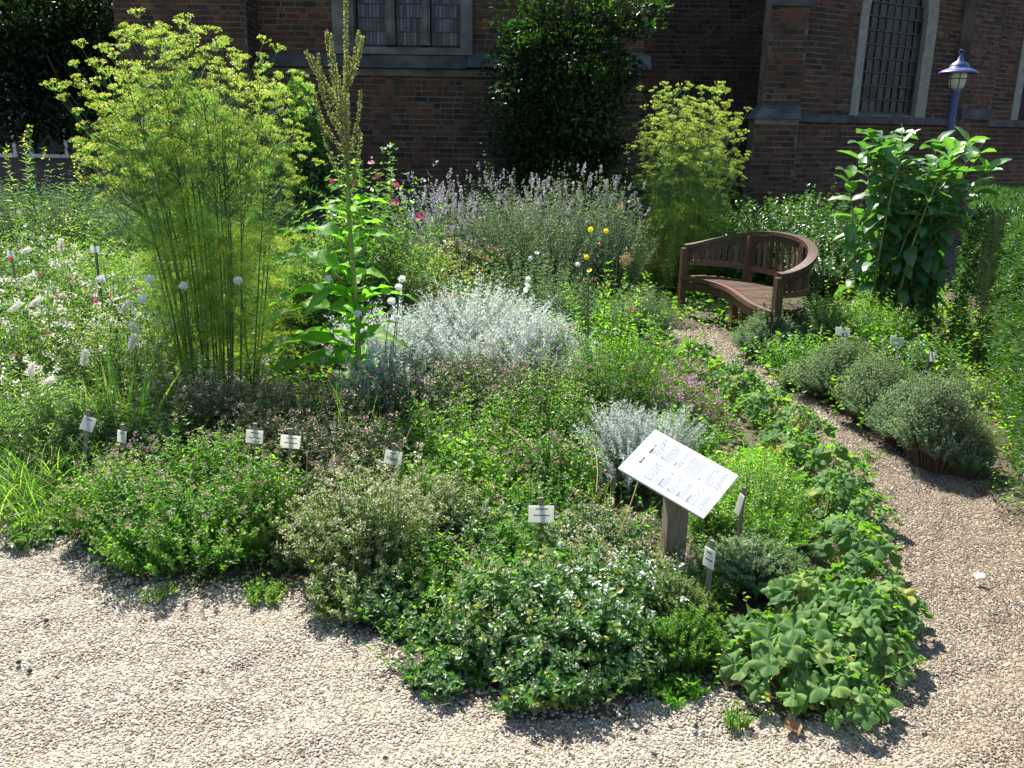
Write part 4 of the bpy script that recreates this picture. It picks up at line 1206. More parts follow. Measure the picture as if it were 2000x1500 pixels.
# ------------------------------------------------------------------ yew hedges at the right
def hedge(label, corners, h, n, leaf):
    """corners: footprint polygon; needles on the sides and the top"""
    cx = sum(c[0] for c in corners) / len(corners); cy = sum(c[1] for c in corners) / len(corners)
    root = thing('yew_hedge', label, 'hedge', (cx, cy, 0), 0, 'clipped yew hedges')
    b = MB(); ins = [((c[0] - cx) * .7, (c[1] - cy) * .8) for c in corners]
    b.prism(ins, 0, h * .9); b.obj('branch_core', MT['tree'], root)
    m = len(corners); per = [math.hypot(corners[(i + 1) % m][0] - corners[i][0], corners[(i + 1) % m][1] - corners[i][1]) for i in range(m)]
    xs = [c[0] for c in corners]; ys = [c[1] for c in corners]
    b = MB()
    tot = sum(per) * h + (max(xs) - min(xs)) * (max(ys) - min(ys))
    for i in range(m):
        c0, c1 = np.array(corners[i]), np.array(corners[(i + 1) % m])
        k = int(n * per[i] * h / tot)
        t = RG.uniform(-.01, 1.01, k); z = RG.uniform(0, 1, k) ** .9 * h
        p2 = c0 + (c1 - c0) * t[:, None] - np.array([cx, cy])
        e = (c1 - c0) / per[i]; nn = np.array([e[1], -e[0]])
        if nn @ (c0 + c1 - 2 * np.array([cx, cy])) < 0: nn = -nn
        bulge = .05 * smooth_noise(t * per[i] * 1.6, z * 2.0, 1.0) + .035 * smooth_noise(t * per[i] * 5, z * 5, 1.0) + RG.normal(0, .022, k) - .03 - .05 * (z / h) ** 4
        p2 = p2 + nn * bulge[:, None]
        P = np.column_stack([p2, z])
        D = np.column_stack([np.tile(nn, (k, 1)), np.full(k, .25)]) + rdir(k) * .8
        b.stamp(T_LANC, P, D, rdir(k, 0, 1), leaf * RG.uniform(.6, 1.4, k), np.clip(RG.uniform(0, .8, k) + .2 * smooth_noise(t * 3, z * 4), 0, 1))
    k = int(n * (max(xs) - min(xs)) * (max(ys) - min(ys)) / tot)
    X = RG.uniform(min(xs), max(xs), k); Y = RG.uniform(min(ys), max(ys), k)
    keep = inside([Vector(c) for c in corners], X, Y); X = X[keep]; Y = Y[keep]; k = len(X)
    P = np.column_stack([X - cx, Y - cy, h + .04 * smooth_noise(X * 2, Y * 2) + RG.normal(0, .02, k)])
    b.stamp(T_LANC, P, rdir(k, .2, 1) + np.array([0, 0, .4]), rdir(k), leaf * RG.uniform(.6, 1.4, k), RG.uniform(0, .95, k))
    b.obj('foliage', MT['yew'], root, stuff=True)
a0 = G(1962, 1000); a1 = G(1940, 760)
hx = a0.x; 
hz = 1.12
hedge('near clipped yew hedge with rusty tips at the right edge of the path', [(a0.x + .05, a0.y), (a0.x + 1.3, a0.y - .5), (V(2000, 470, 6.8).x + 1.3, 7.0), (V(1958, 470, 7.0).x, 7.0)], V(1985, 420, 6.8).z, 50000, .032)
hedge('farther clipped yew hedge behind the milkweed, beyond the dark gap', [(V(1893, 500, 7.25).x, 7.25), (V(1893, 500, 7.25).x + 1.9, 7.25), (V(1893, 500, 7.25).x + 2.9, 11.2), (V(1880, 500, 11.2).x, 11.2)], V(1900, 398, 8.4).z, 40000, .04)

# ------------------------------------------------------------------ low plants by the path, right side
H('wild', 'mint_clump', 'silvery horsemint with tiny spikes in front of the bench arm', 'herb', 1590, 560, 7.2, 200, stems=330, leaf=.04, mat='grey', nodes=12, flower=dict(mat='grey', n=9, size=.01, spread=.012, length=.05, frac=.4))
H('wild', 'mint_clump', 'mixed green herbs below the milkweed leaves', 'herb', 1700, 570, 7.0, 190, stems=320, leaf=.042, mat='oreg', nodes=12, flower=dict(mat='cream', n=8, size=.01, spread=.012, length=.05, frac=.3))
H('thyme', 'thyme_cushion', 'brownish-green thyme cushion right below the bench', 'herb', 1510, 612, 6.9, 140, stems=420, leaf=.028, foot=.6)
H('oreg', 'herb_clump', 'bright yellow-green herb mixture between the path and the white tags', 'herb', 1600, 650, 6.3, 180, stems=280, leaf=.035, T=T_DIA, mat='oreg', flower=None)
H('oreg', 'herb_clump', 'small ragged herbs sprawling at the path edge below the bench', 'herb', 1575, 705, 6.0, 90, stems=130, leaf=.03, T=T_DIA, mat='wild', flower=dict(mat='dry', n=6, size=.01, spread=.015, frac=.3))
H('oreg', 'herb_clump', 'dark green herbs behind the thyme mounds under the milkweed', 'herb', 1800, 655, 6.1, 170, stems=260, leaf=.035, T=T_DIA, mat='mint', flower=None)
H('wild', 'herb_clump', 'sparse weeds between the last thyme mound and the hedge', 'herb', 1880, 715, 5.6, 120, stems=130, leaf=.035, mat='grey', flower=None)
for i, (px, py, Y, wpx, lab) in enumerate([(1650, 662, 5.75, 192, 'first rounded thyme mound of the row, nearest the bench'), (1728, 686, 5.25, 197, 'second rounded thyme mound of the row'),
                                     (1795, 728, 4.85, 182, 'third rounded thyme mound of the row'), (1855, 738, 4.5, 187, 'fourth and darkest thyme mound of the row, beside the hedge'),
                                     (1905, 835, 4.4, 100, 'small last thyme mound at the foot of the hedge')]):
    H('thyme', 'thyme_mound', lab, 'herb', px, py, Y, wpx, group='thyme mounds along the path', stems=950 if i < 4 else 420, nodes=8, foot=.5, dome=.62, hvar=.12, lean=.2, mat='santo', outl=0)

# ------------------------------------------------------------------ silver curry plants
H('silver', 'curry_plant', 'large silvery curry plant in the middle of the bed', 'herb', 930, 560, 6.0, 330, ry=.5, stems=620, nodes=20, flower=dict(mat='orange', n=6, size=.009, spread=.015, frac=.05))
H('silver', 'curry_plant', 'silver curry plant on the left, beside the wavy green leaves', 'herb', 770, 585, 5.7, 170, stems=300, nodes=18)
H('silver', 'curry_plant', 'silver curry plant on the right, below the yellow flowers', 'herb', 1050, 610, 5.6, 190, stems=300, nodes=18, flower=dict(mat='yellow', n=6, size=.009, spread=.015, frac=.06))
H('silver', 'curry_plant', 'thin silver curry plant at the foot of the seeding stalk', 'herb', 740, 680, 4.9, 120, stems=130, nodes=16)
H('silver', 'curry_plant', 'small silvery curry plant directly behind the white information board', 'herb', 1250, 780, 4.15, 210, stems=330, nodes=18, leaf=.035, tbias=-.25)

# ------------------------------------------------------------------ evening primrose with yellow flowers
ep = H('wild', 'evening_primrose', 'thin tall plant with yellow flowers and orange buds in the middle', 'flower', 1190, 470, 5.3, 110, stems=30, nodes=26, leaf=.05, mat='oreg', dome=.3, hvar=.7, flower=None)
yb = blossom('yellow', 5, .026, .5)
ypts = [(1153, 448, 5.3), (1183, 452, 5.3), (1145, 503, 5.2), (1152, 530, 5.2)]
put_flowers(ep, yb, ypts, s=.8); stalks(ep, ypts + [(1212, 405, 5.3), (1224, 486, 5.3), (1140, 548, 5.3), (1225, 505, 5.3), (1230, 600, 5.3)], .003)
ob = MB(); ob.stamp(T_OCT, np.zeros((1, 3)), np.array([[0, 1., 0]]), np.array([[0, 0, 1.]]), np.array([[.007, .017, .007]]), .5); obm = ob.mesh('bud', MT['orange'])
put_flowers(ep, obm, [(1224, 486, 5.3), (1171, 476, 5.3), (1140, 548, 5.25), (1157, 545, 5.25), (1168, 555, 5.2), (1185, 562, 5.2)], 'bud')
def puff(mat, R_, n, sz, name):
    b = MB(); b.stamp(T_CHIP, rdir(n) * R_ * RG.uniform(.5, 1, (n, 1)), rdir(n), rdir(n), sz, RG.uniform(0, 1, n))
    d = rdir(40); b.stamp(T_HAIR, np.zeros((40, 3)), d, rdir(40), np.tile([.1, R_, R_], (40, 1)), .5)
    return b.mesh(name, MT[mat])
pm_ = puff('dry', .042, 260, .007, 'seed_globe')
put_flowers(ep, pm_, [(1222, 507, 5.25)], 'seed_globe'); put_flowers(ep, pm_, [(1212, 405, 5.3)], 'seed_globe', s=.45); put_flowers(ep, pm_, [(1232, 605, 5.2)], 'seed_globe', s=.8)
# cosmos / phlox whites
wf = thing('white_phlox', 'thin stalks with pure white blooms before the rosemary', 'flower', tuple(V(1030, 600, 6.3)[:2]) + (0,))
wb = blossom('white', 5, .022, .2)
wp = [(1031, 545, 6.2), (1029, 553, 6.2), (1032, 560, 6.2), (1036, 505, 6.4), (1048, 494, 6.4), (1128, 517, 6.2), (1027, 566, 6.2)]
stalks(wf, wp, .0025); put_flowers(wf, wb, wp)
# garlic chive umbels among the fennel stems
gc = thing('garlic_chives', 'slender chives with round white umbels in front of the fennel stems', 'flower', tuple(V(400, 800, 4.9)[:2]) + (0,))
pw = puff('white', .024, 170, .007, 'flower')
gp = [(292, 545, 4.9), (465, 548, 4.9), (358, 558, 5.0), (197, 545, 5.0), (278, 585, 4.8)]
stalks(gc, gp, .003); put_flowers(gc, pw, gp, s=1.1)
gc2 = thing('garlic_chives', 'chives with white umbels beside the silver curry plant, over the wavy leaves', 'flower', tuple(V(720, 760, 4.8)[:2]) + (0,))
gp = [(785, 545, 5.2), (779, 561, 5.1), (765, 588, 5.0), (699, 613, 4.9), (775, 622, 4.9), (640, 545, 5.0)]
stalks(gc2, gp, .003); put_flowers(gc2, pw, gp)
gf = thing('seed_grass', 'arching pale stalks with fluffy whitish seed plumes at the left', 'grass', tuple(V(160, 800, 4.4)[:2]) + (0,))
fl = MB(); n = 420; t = RG.uniform(0, 1, n); fl.stamp(T_NARR, np.column_stack([RG.normal(0, .012, n), RG.normal(0, .012, n), t * .14 - .07]), rdir(n) + np.array([0, 0, 1.]), rdir(n), .028, RG.uniform(0, 1, n)); flm = fl.mesh('seed_plume', MT['whitef'])
fp = [(60, 722, 4.3), (95, 745, 4.3), (245, 600, 4.9), (262, 640, 4.8), (258, 668, 4.7), (165, 700, 4.5), (120, 480, 6), (50, 490, 6), (118, 578, 5.6), (70, 590, 5.4), (30, 600, 5.2)]
stalks(gf, fp, .002, 'petiole'); put_flowers(gf, flm, fp, 'seed_plume', face=(.5, -.2, .6), s=.62)
# magenta dots
mg = thing('rose_campion', 'thin stems with small crimson flowers at the left of the fennel', 'flower', tuple(V(170, 700, 5.6)[:2]) + (0,))
mp = [(80, 537, 5.8), (137, 546, 5.7), (265, 566, 5.3), (187, 587, 5.2), (127, 485, 6.2), (20, 505, 6.2)]
stalks(mg, mp, .0025); put_flowers(mg, rosem, mp, s=.55)
# iris leaves
def blades(name, label, cat, px, py, Y, n, ln, wdt, mat='grass', spread=.08, lean=.35, bend=.5):
    p = G(px, py) if py else V(px, 700, Y)
    root = thing(name, label, cat, (p.x, p.y, 0))
    T = blade_T(5, wdt, bend)
    P = np.column_stack([RG.normal(0, spread, (n, 2)), np.zeros(n)])
    D = rdir(n, .2, 1) * lean + np.array([0, 0, 1.]) + P * 1.5
    b = MB(); b.stamp(T, P, D, rdir(n, -.3, .3), ln * RG.uniform(.5, 1.1, n), RG.uniform(0, 1, n)); b.obj('blades', MT[mat], root, stuff=True)
    return root
blades('iris', 'upright striped yellow-green iris leaves left of the fennel', 'plant', 225, 905, 0, 46, .6, .028, 'grass', .09, .22, .25)
blades('grass_tuft', 'bright tuft of tall green grass low at the left edge', 'grass', 60, 985, 0, 900, .36, .009, 'grass', .17, .6, .8)
blades('grass_tuft', 'small bright grass tuft to the right of the tall grass, before the oregano', 'grass', 145, 1010, 0, 420, .2, .011, 'grass', .1, .8, .9)
blades('chive_tuft', 'dark green chive blades rising between curry plant and dark oregano', 'herb', 690, 905, 0, 90, .55, .004, 'mint', .08, .25, .3)
blades('grass_tuft', 'bright grassy tuft between curry plant and path', 'grass', 1300, 775, 0, 420, .3, .011, 'grass', .16, .6, .6)
blades('chive_tuft', 'thin chive blades left of the board post', 'herb', 1165, 1060, 0, 50, .34, .004, 'mint', .05, .25, .3)

# ------------------------------------------------------------------ middle of the bed
G1 = 'dark oregano clumps in the middle of the bed'
for (px, py, Y, wpx, lab) in [(430, 720, 4.5, 210, 'dark purplish oregano clump at the foot of the big fennel'), (585, 735, 4.5, 210, 'dark oregano clump with pink heads left of the chive blades'),
                               (520, 800, 4.0, 220, 'shaded dark oregano behind the two left name tags'), (670, 810, 3.95, 200, 'dusky oregano clump with rosy tips behind the tilted tag'),
                               (800, 705, 4.6, 220, 'dark oregano clump in front of the silver curry plant'), (960, 682, 4.9, 240, 'tan-tipped oregano clump in front of the large curry plant')]:
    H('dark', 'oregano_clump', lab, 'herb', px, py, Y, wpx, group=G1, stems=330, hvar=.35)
H('oreg', 'oregano_clump', 'fresh green oregano clump in the centre of the bed', 'herb', 900, 770, 4.25, 260, stems=420, T=T_DIA, mat='oreg', flower=dict(FLP, frac=.3), leaf=.03)
H('oreg', 'oregano_clump', 'yellowish oregano clump below the right curry plant', 'herb', 1070, 715, 4.6, 220, stems=360, T=T_DIA, mat='lime', tbias=-.1, flower=dict(FLP, frac=.4), leaf=.026)
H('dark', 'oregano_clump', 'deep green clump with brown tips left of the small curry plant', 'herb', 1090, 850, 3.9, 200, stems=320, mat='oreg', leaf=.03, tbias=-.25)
H('oreg', 'balm_clump', 'pale-veined balm leaves in the centre behind the tag', 'herb', 880, 860, 3.75, 230, stems=260, leaf=.04, mat='oreg', flower=dict(FLP, frac=.2), nodes=8)
H('wild', 'mallow_clump', 'cut-leaved green plant under the yellow flowers', 'herb', 1190, 640, 5.0, 170, stems=240, leaf=.04, mat='mantle', nodes=11, flower=dict(mat='mauve', n=8, size=.009, spread=.016, frac=.12))
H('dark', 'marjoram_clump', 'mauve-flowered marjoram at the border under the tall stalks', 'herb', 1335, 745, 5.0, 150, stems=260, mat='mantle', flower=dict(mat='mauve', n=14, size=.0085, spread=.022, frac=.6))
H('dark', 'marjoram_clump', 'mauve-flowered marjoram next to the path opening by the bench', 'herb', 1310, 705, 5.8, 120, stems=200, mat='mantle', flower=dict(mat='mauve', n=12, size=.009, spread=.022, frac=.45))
H('oreg', 'herb_clump', 'green leafy filler between marjoram and board', 'herb', 1330, 800, 4.4, 150, stems=240, T=T_DIA, flower=None, mat='oreg', leaf=.03)
H('oreg', 'herb_clump', 'green herbs at the bed edge near the bench', 'herb', 1235, 665, 6.3, 170, stems=240, T=T_DIA, flower=dict(mat='mauve', n=6, size=.012, spread=.02, frac=.08), mat='mantle', leaf=.035)
H('wild', 'agastache', 'pale pink tubular flower spikes above the tilted tag', 'flower', 700, 850, 3.75, 150, stems=60, leaf=.035, nodes=9, mat='oregpale', flower=dict(mat='pink', n=26, size=.011, spread=.018, length=.07, frac=.35))
H('wild', 'agastache', 'tall cream-pink flower spike beside the tilted tag', 'flower', 785, 800, 3.6, 30, stems=5, leaf=.03, nodes=9, mat='oregpale', flower=dict(mat='cream', n=40, size=.011, spread=.02, length=.1, frac=.8))
H('lime', 'lovage_clump', 'bright lime feathery plant right of the board', 'herb', 1490, 885, 3.7, 180, stems=380, nodes=14, leaf=.022, ry=.45)
H('lime', 'lovage_clump', 'yellow-green leafy plant behind the edge-on tag', 'herb', 1420, 960, 3.45, 110, stems=220, nodes=12, leaf=.024)
# front rows
H('oreg', 'oregano_bush', 'full bright green oregano bush with pink heads at the left front', 'herb', 370, 862, 3.5, 370, ry=.5, stems=620, nodes=13, dome=.4, solo=120, flower=dict(FLP, frac=.45))
H('oreg', 'oregano_bush', 'bright oregano on the left end of the front row, over the gravel', 'herb', 235, 890, 3.5, 180, stems=300, nodes=12, dome=.4, solo=40, flower=dict(FLP, frac=.45))
H('oreg', 'oregano_bush', 'bright oregano leaning right before the square tag', 'herb', 500, 895, 3.4, 170, stems=280, nodes=12, dome=.4, solo=40, flower=dict(FLP, frac=.45))
H('pale', 'oregano_bush', 'pale grey-green oregano with cream heads left of the bed point', 'herb', 720, 925, 3.2, 240, stems=560, nodes=13, solo=60)
H('pale', 'oregano_bush', 'pale cream-headed oregano behind the mint, below the tilted tag', 'herb', 850, 930, 3.45, 210, stems=420, nodes=12)
H('pale', 'oregano_bush', 'small cream-headed sprigs spilling onto the gravel', 'herb', 690, 1090, 2.95, 170, stems=230, nodes=10)
H('mint', 'marjoram_bush', 'fresh green clump around the square tag in the middle front', 'herb', 1010, 1010, 3.25, 260, stems=330, nodes=9, leaf=.028, mat='oreg')
H('mint', 'marjoram_bush', 'white-flowered clump left of the board post', 'herb', 1180, 1000, 3.2, 200, stems=280, nodes=9, leaf=.028, flower=dict(mat='cream', n=14, size=.008, spread=.02, length=.02, frac=.8))
H('mint', 'mint_bush', 'dark green mint at the front of the bed, over the gravel', 'herb', 1000, 1110, 2.72, 250, stems=260, nodes=9, solo=70)
H('mint', 'mint_bush', 'dark mint with broad leaves below the board post', 'herb', 1175, 1085, 2.72, 230, stems=250, nodes=9, solo=70, flower=dict(mat='white', n=9, size=.008, spread=.016, length=.02, frac=.35))
H('mint', 'mint_bush', 'low trailing mint on the left, creeping over the gravel', 'herb', 850, 1200, 2.75, 190, stems=170, nodes=8, solo=50)
H('mint', 'mint_bush', 'lowest mint sprigs at the front point, on the gravel', 'herb', 1080, 1255, 2.45, 230, stems=150, nodes=7, solo=60, leaf=.03)
H('mint', 'mint_bush', 'small mint sprigs at the front left of the point', 'herb', 880, 1290, 2.5, 160, stems=110, nodes=7, solo=30, leaf=.03)
H('thyme', 'savory_clump', 'brown-tipped savory between board post and thin tag stake', 'herb', 1325, 1130, 2.75, 120, stems=360, nodes=14, leaf=.018, mat='oregpale', foot=.6, dome=.4)
H('thyme', 'savory_clump', 'green savory at the foot of the thin tag stake', 'herb', 1340, 1200, 2.55, 100, stems=260, nodes=14, leaf=.018, mat='oreg', foot=.6, dome=.4)
H('thyme', 'thyme_bush', 'upright grey-green thyme bush right of the thin tag stake', 'herb', 1485, 1045, 3.05, 160, stems=420, nodes=18, leaf=.024, foot=.3, dome=.35, mat='grey', lean=.6, hvar=.2)
H('ground', 'weed', 'little fresh green weeds on the gravel edge in front', 'herb', 1330, 1345, 2.42, 90, stems=34, nodes=4, leaf=.032, mat='big')
H('ground', 'weed', 'little weeds on the gravel between the two oregano bushes', 'herb', 520, 1150, 3.0, 90, stems=60, nodes=4, leaf=.016, mat='lime')
H('ground', 'weed', 'flat pale leaves creeping onto the gravel at the left', 'herb', 90, 1050, 3.5, 150, stems=40, nodes=3, leaf=.055, mat='wild')

H('pale', 'marjoram_bush', 'cream-flowered clump directly before the board post', 'herb', 1295, 1085, 2.98, 150, stems=240, nodes=10)
H('oreg', 'marjoram_bush', 'green clump hiding the foot of the board post on its right', 'herb', 1365, 1110, 2.95, 120, stems=220, nodes=10, flower=None)
H('oreg', 'herb_clump', 'leafy green filler behind the thyme bush and the board', 'herb', 1440, 1010, 3.4, 170, stems=260, nodes=10, flower=None, T=T_DIA, mat='mantle')
for px, py, Y, w_, lab in [(300, 1165, 2.95, 50, 'tiny weed in the shade of the left oregano'), 
                       (1700, 905, 4.6, 60, 'small weed on the path below the third thyme mound'), (1440, 1425, 2.28, 60, 'small weed on the front gravel beside the dry leaf')]:
    H('ground', 'weed', lab, 'herb', px, py - 25, Y, w_, stems=22, nodes=4, leaf=.014, mat='lime')
# undergrowth filling the gaps between the clumps
n = 5200
X = RG.uniform(-5, 4.4, n * 3); Y = 2.3 + RG.uniform(0, 1, n * 3) ** 1.25 * 8.5
keep = ~inside(GR, X, Y) & (np.abs(X) < (Y + .9) * .64) & ~((X > 1.3) & (X < 3.2) & (Y > 6.6) & (Y < 9.6))
X = X[keep][:n]; Y = Y[keep][:n]; n = len(X)
hh = RG.uniform(.08, .26, n) * (Y / 4).clip(.8, 1.7)
base = np.column_stack([X, Y, 0 * X]); tip = base + rdir(n) * np.array([.12, .12, 0]); tip[:, 2] = hh
mid = (base + tip) / 2; mid[:, 2] = hh * .65
b = MB(); b.tubes(np.stack([bez(base, mid, tip, t) for t in (0, .5, 1)], 1), .0013, 3, .5); b.obj('undergrowth_stems', MT['stem'], stuff=True)
nd = 11
t = np.linspace(.15, 1, nd)[None, :, None]
P = bez(base[:, None], mid[:, None], tip[:, None], t).reshape(-1, 3)
sz = np.repeat(RG.uniform(.018, .036, n) * (Y / 4).clip(.8, 1.8), nd)
D = rdir(n * nd, -.3, .7)
b = MB(); b.stamp(T_DIA, P, D, rdir(n * nd, .3, 1), sz * RG.uniform(.6, 1.2, n * nd), np.clip(np.repeat(.35 + .3 * smooth_noise(X * 1.3, Y * 1.3), nd) + RG.uniform(-.25, .5, n * nd), 0, 1))
o = b.obj('undergrowth', MT['oreg'], stuff=True); o['label'] = 'mixed young shoots filling the gaps between the herbs'
for (k_, px, py, Y, wpx, lab) in [('mint', 1000, 1200, 2.6, 200, 'dark sprigs joining the mint bushes at the front of the bed'), ('mint', 1230, 1225, 2.55, 170, 'dark sprigs between the trailing mint and the savory'), ('oreg', 860, 1060, 3.0, 200, 'fresh shoots between the pale bush and the front mint'), ('pale', 600, 985, 3.3, 150, 'cream-headed sprigs between the left and the pale oregano bushes'), ('dark', 665, 895, 3.6, 150, 'rosy brown oregano behind the pale bush'),
        ('mint', 930, 975, 3.35, 190, 'green sprigs between the pale bush and the square tag'), ('mint', 760, 1130, 2.9, 150, 'dull green sprigs at the foot of the pale bush'),
        ('oreg', 1060, 930, 3.6, 200, 'leafy green clump behind the square tag'), ('oreg', 395, 880, 3.75, 150, 'pink-headed oregano behind the left bush'),
        ('dark', 250, 870, 3.8, 160, 'brown-headed oregano behind the left bush, under the iris'), ('mint', 1250, 1170, 2.75, 150, 'deep green sprigs before the post, above the trailing mint'),
        ('oreg', 960, 880, 3.85, 180, 'bright sprawling shoots in the middle of the bed'), ('pale', 1130, 1060, 2.95, 170, 'pale flowering sprigs right of the square tag')]:
    H(k_, 'herb_clump', lab, 'herb', px, py, Y, wpx, stems=200)
dsx = thing('dead_stalks', 'pale dry stems leaning through the middle of the bed', 'plant', tuple(V(900, 950, 3.6)[:2]) + (0,))
P = []
for (a_, c_) in [((740, 960, 3.4), (805, 830, 3.55)), ((925, 960, 3.5), (1010, 868, 3.7)), ((1125, 1010, 3.2), (1200, 930, 3.3)), ((655, 960, 3.5), (690, 890, 3.6)), ((1240, 1000, 3.1), (1180, 1050, 3.0)),
                 ((1210, 1040, 3.05), (1255, 905, 3.2)), ((1165, 960, 3.4), (1160, 870, 3.6)), ((590, 960, 3.6), (600, 880, 3.7)), ((1060, 900, 3.8), (990, 830, 4.1)), ((880, 700, 5.0), (905, 590, 5.2))]:
    A = np.array(V(*a_) - Vector(dsx.location)); C = np.array(V(*c_) - Vector(dsx.location)); B = (A + C) / 2 + np.array([.02, 0, .02])
    P.append([bez(A, B, C, t) for t in (0, .33, .66, 1)])
b = MB(); b.tubes(np.array(P), .0024, 4, RG.uniform(.3, 1, len(P))); b.obj('stems', MT['dry'], dsx, stuff=True)
# loose ground cover under everything
n = 52000
X = RG.uniform(-5, 4.4, n); Y = RG.uniform(2.2, 12.5, n)
keep = ~inside(GR, X, Y) & (np.abs(X) < (Y + .9) * .66)
X = X[keep]; Y = Y[keep]; n = len(X)
b = MB(); b.stamp(T_DIA, np.column_stack([X, Y, .015 + RG.uniform(0, .09, n) * (Y / 5).clip(.6, 2)]), rdir(n, -.1, .5), rdir(n, .3, 1), RG.uniform(.015, .035, n) * (Y / 4).clip(.8, 2.2), np.clip(.6 * smooth_noise(X, Y) * .5 + RG.uniform(0, .9, n), 0, 1))
o = b.obj('ground_cover', MT['oreg'], stuff=True); o['label'] = 'low green ground cover between the herbs'
n = 5200
X = RG.uniform(-4, 4.0, n); Y = RG.uniform(2.1, 9, n)
edge = ~inside(GR, X, Y) | (RG.uniform(0, 1, n) < .12)
X = X[edge]; Y = Y[edge]; n = len(X)
b = MB(); b.stamp(T_DIA, np.column_stack([X, Y, RG.uniform(.02, .05, n)]), rdir(n, -.1, .2), rdir(n, .5, 1), RG.uniform(.01, .03, n), RG.uniform(0, 1, n))
n = 260; X = RG.uniform(-2.6, 2.6, n); Y = RG.uniform(2.1, 5, n); k_ = inside(GR, X, Y); X = X[k_]; Y = Y[k_]; n = len(X)
d = rdir(n, -.05, .05); ln_ = RG.uniform(.02, .09, n)[:, None]; A = np.column_stack([X, Y, np.full(n, .022)])
b.tubes(np.stack([A, A + d * ln_ * .5 + rdir(n) * .003, A + d * ln_], 1), .0008, 3, RG.uniform(0, 1, n))
o = b.obj('leaf_litter', MT['litter'], stuff=True); o['label'] = 'dry brown bits of leaf litter on soil and gravel'

# ------------------------------------------------------------------ lady's mantle border
def mantle_leaf(seed):
    rnd = random.Random(seed)
    n = 45; lob = 9; v = [(0, 0, 0)]
    for ring_, rr in ((1, .35), (2, .7), (3, 1.0)):
        for i in range(n):
            a = -math.pi * .93 + (i / (n - 1)) * math.pi * 1.86
            l = math.cos(a * lob / 1.86 * .93 * 1.07)
            R_ = rr * (1 + (.13 * l if rr > .9 else .03 * l if rr > .6 else 0) - (.05 if rr > .9 and i % 2 else 0)) * (.9 + .1 * math.cos(a))
            if rr > .9: R_ += .03 * math.cos(a * 41)
            z = .12 * rr * l + .18 * rr * rr - .2 * rr ** 3 * (1 + .7 * math.sin(a * 1.5 + seed)) + rnd.uniform(-.02, .02) * rr
            v.append((R_ * math.sin(a), R_ * math.cos(a), z))
    f3 = [[0, 1 + i, 2 + i] for i in range(n - 1)]
    f4 = []
    for r_ in range(2):
        for i in range(n - 1):
            a = 1 + r_ * n + i
            f4.append([a, a + n, a + n + 1, a + 1])
    base_t = (.12, .3, .45, .2, .62, .9)[seed % 6]
    vein = np.array([.28 if abs(((i + .5) / (n - 1) * 9) % 1 - .5) > .4 else 0 for i in range(n - 1)])
    b = MB(); b.add(v, f3, base_t + vein); b.n -= len(v); b.V.pop(); b.add(v, f4, np.clip(base_t + np.tile(vein, 2) + np.array([rnd.uniform(-.06, .06) for _ in f4]), 0, 1))
    return b.mesh('leaf', MT['mantle'], True)
mls = [mantle_leaf(s) for s in (0, 1, 2, 3, 4, 6, 7, 8, 9, 10, 5)]
def mantle(label, px, py, wm, n, s, hh=.2):
    p = G(px, py)
    root = thing('mantle_plant', label, 'plant', (p.x, p.y, 0), 0, "scalloped-leaf plants edging the path")
    P = []
    for i in range(n):
        a = RG.uniform(0, 6.28); q = math.sqrt(RG.uniform(0, 1))
        x_, y_ = math.cos(a) * q * wm, math.sin(a) * q * wm
        z = hh * (1 - .65 * q * q) * RG.uniform(.7, 1.1) + .03
        sc = s * RG.uniform(.5, 1.15)
        az = a - math.pi / 2 + RG.uniform(-.6, .6)
        tilt = -.15 - .75 * q * RG.uniform(.5, 1.1)
        place_leaf(mls[RG.integers(0, 11)], root, (x_, y_, z), az, tilt, sc, RG.uniform(-.6, .6)).scale = (sc * RG.uniform(.8, 1.1), sc, sc * RG.uniform(.6, 2.0))
        q0 = np.array([x_ * .25, y_ * .25, .0]); q2 = np.array([x_, y_, z]); q1 = (q0 + q2) / 2 + np.array([0, 0, .05])
        P.append([q0, bez(q0, q1, q2, .5), q2])
    b = MB(); b.tubes(np.array(P), .0022, 4, RG.uniform(0, 1, n)); b.obj('petioles', MT['petiole'], root, stuff=True)
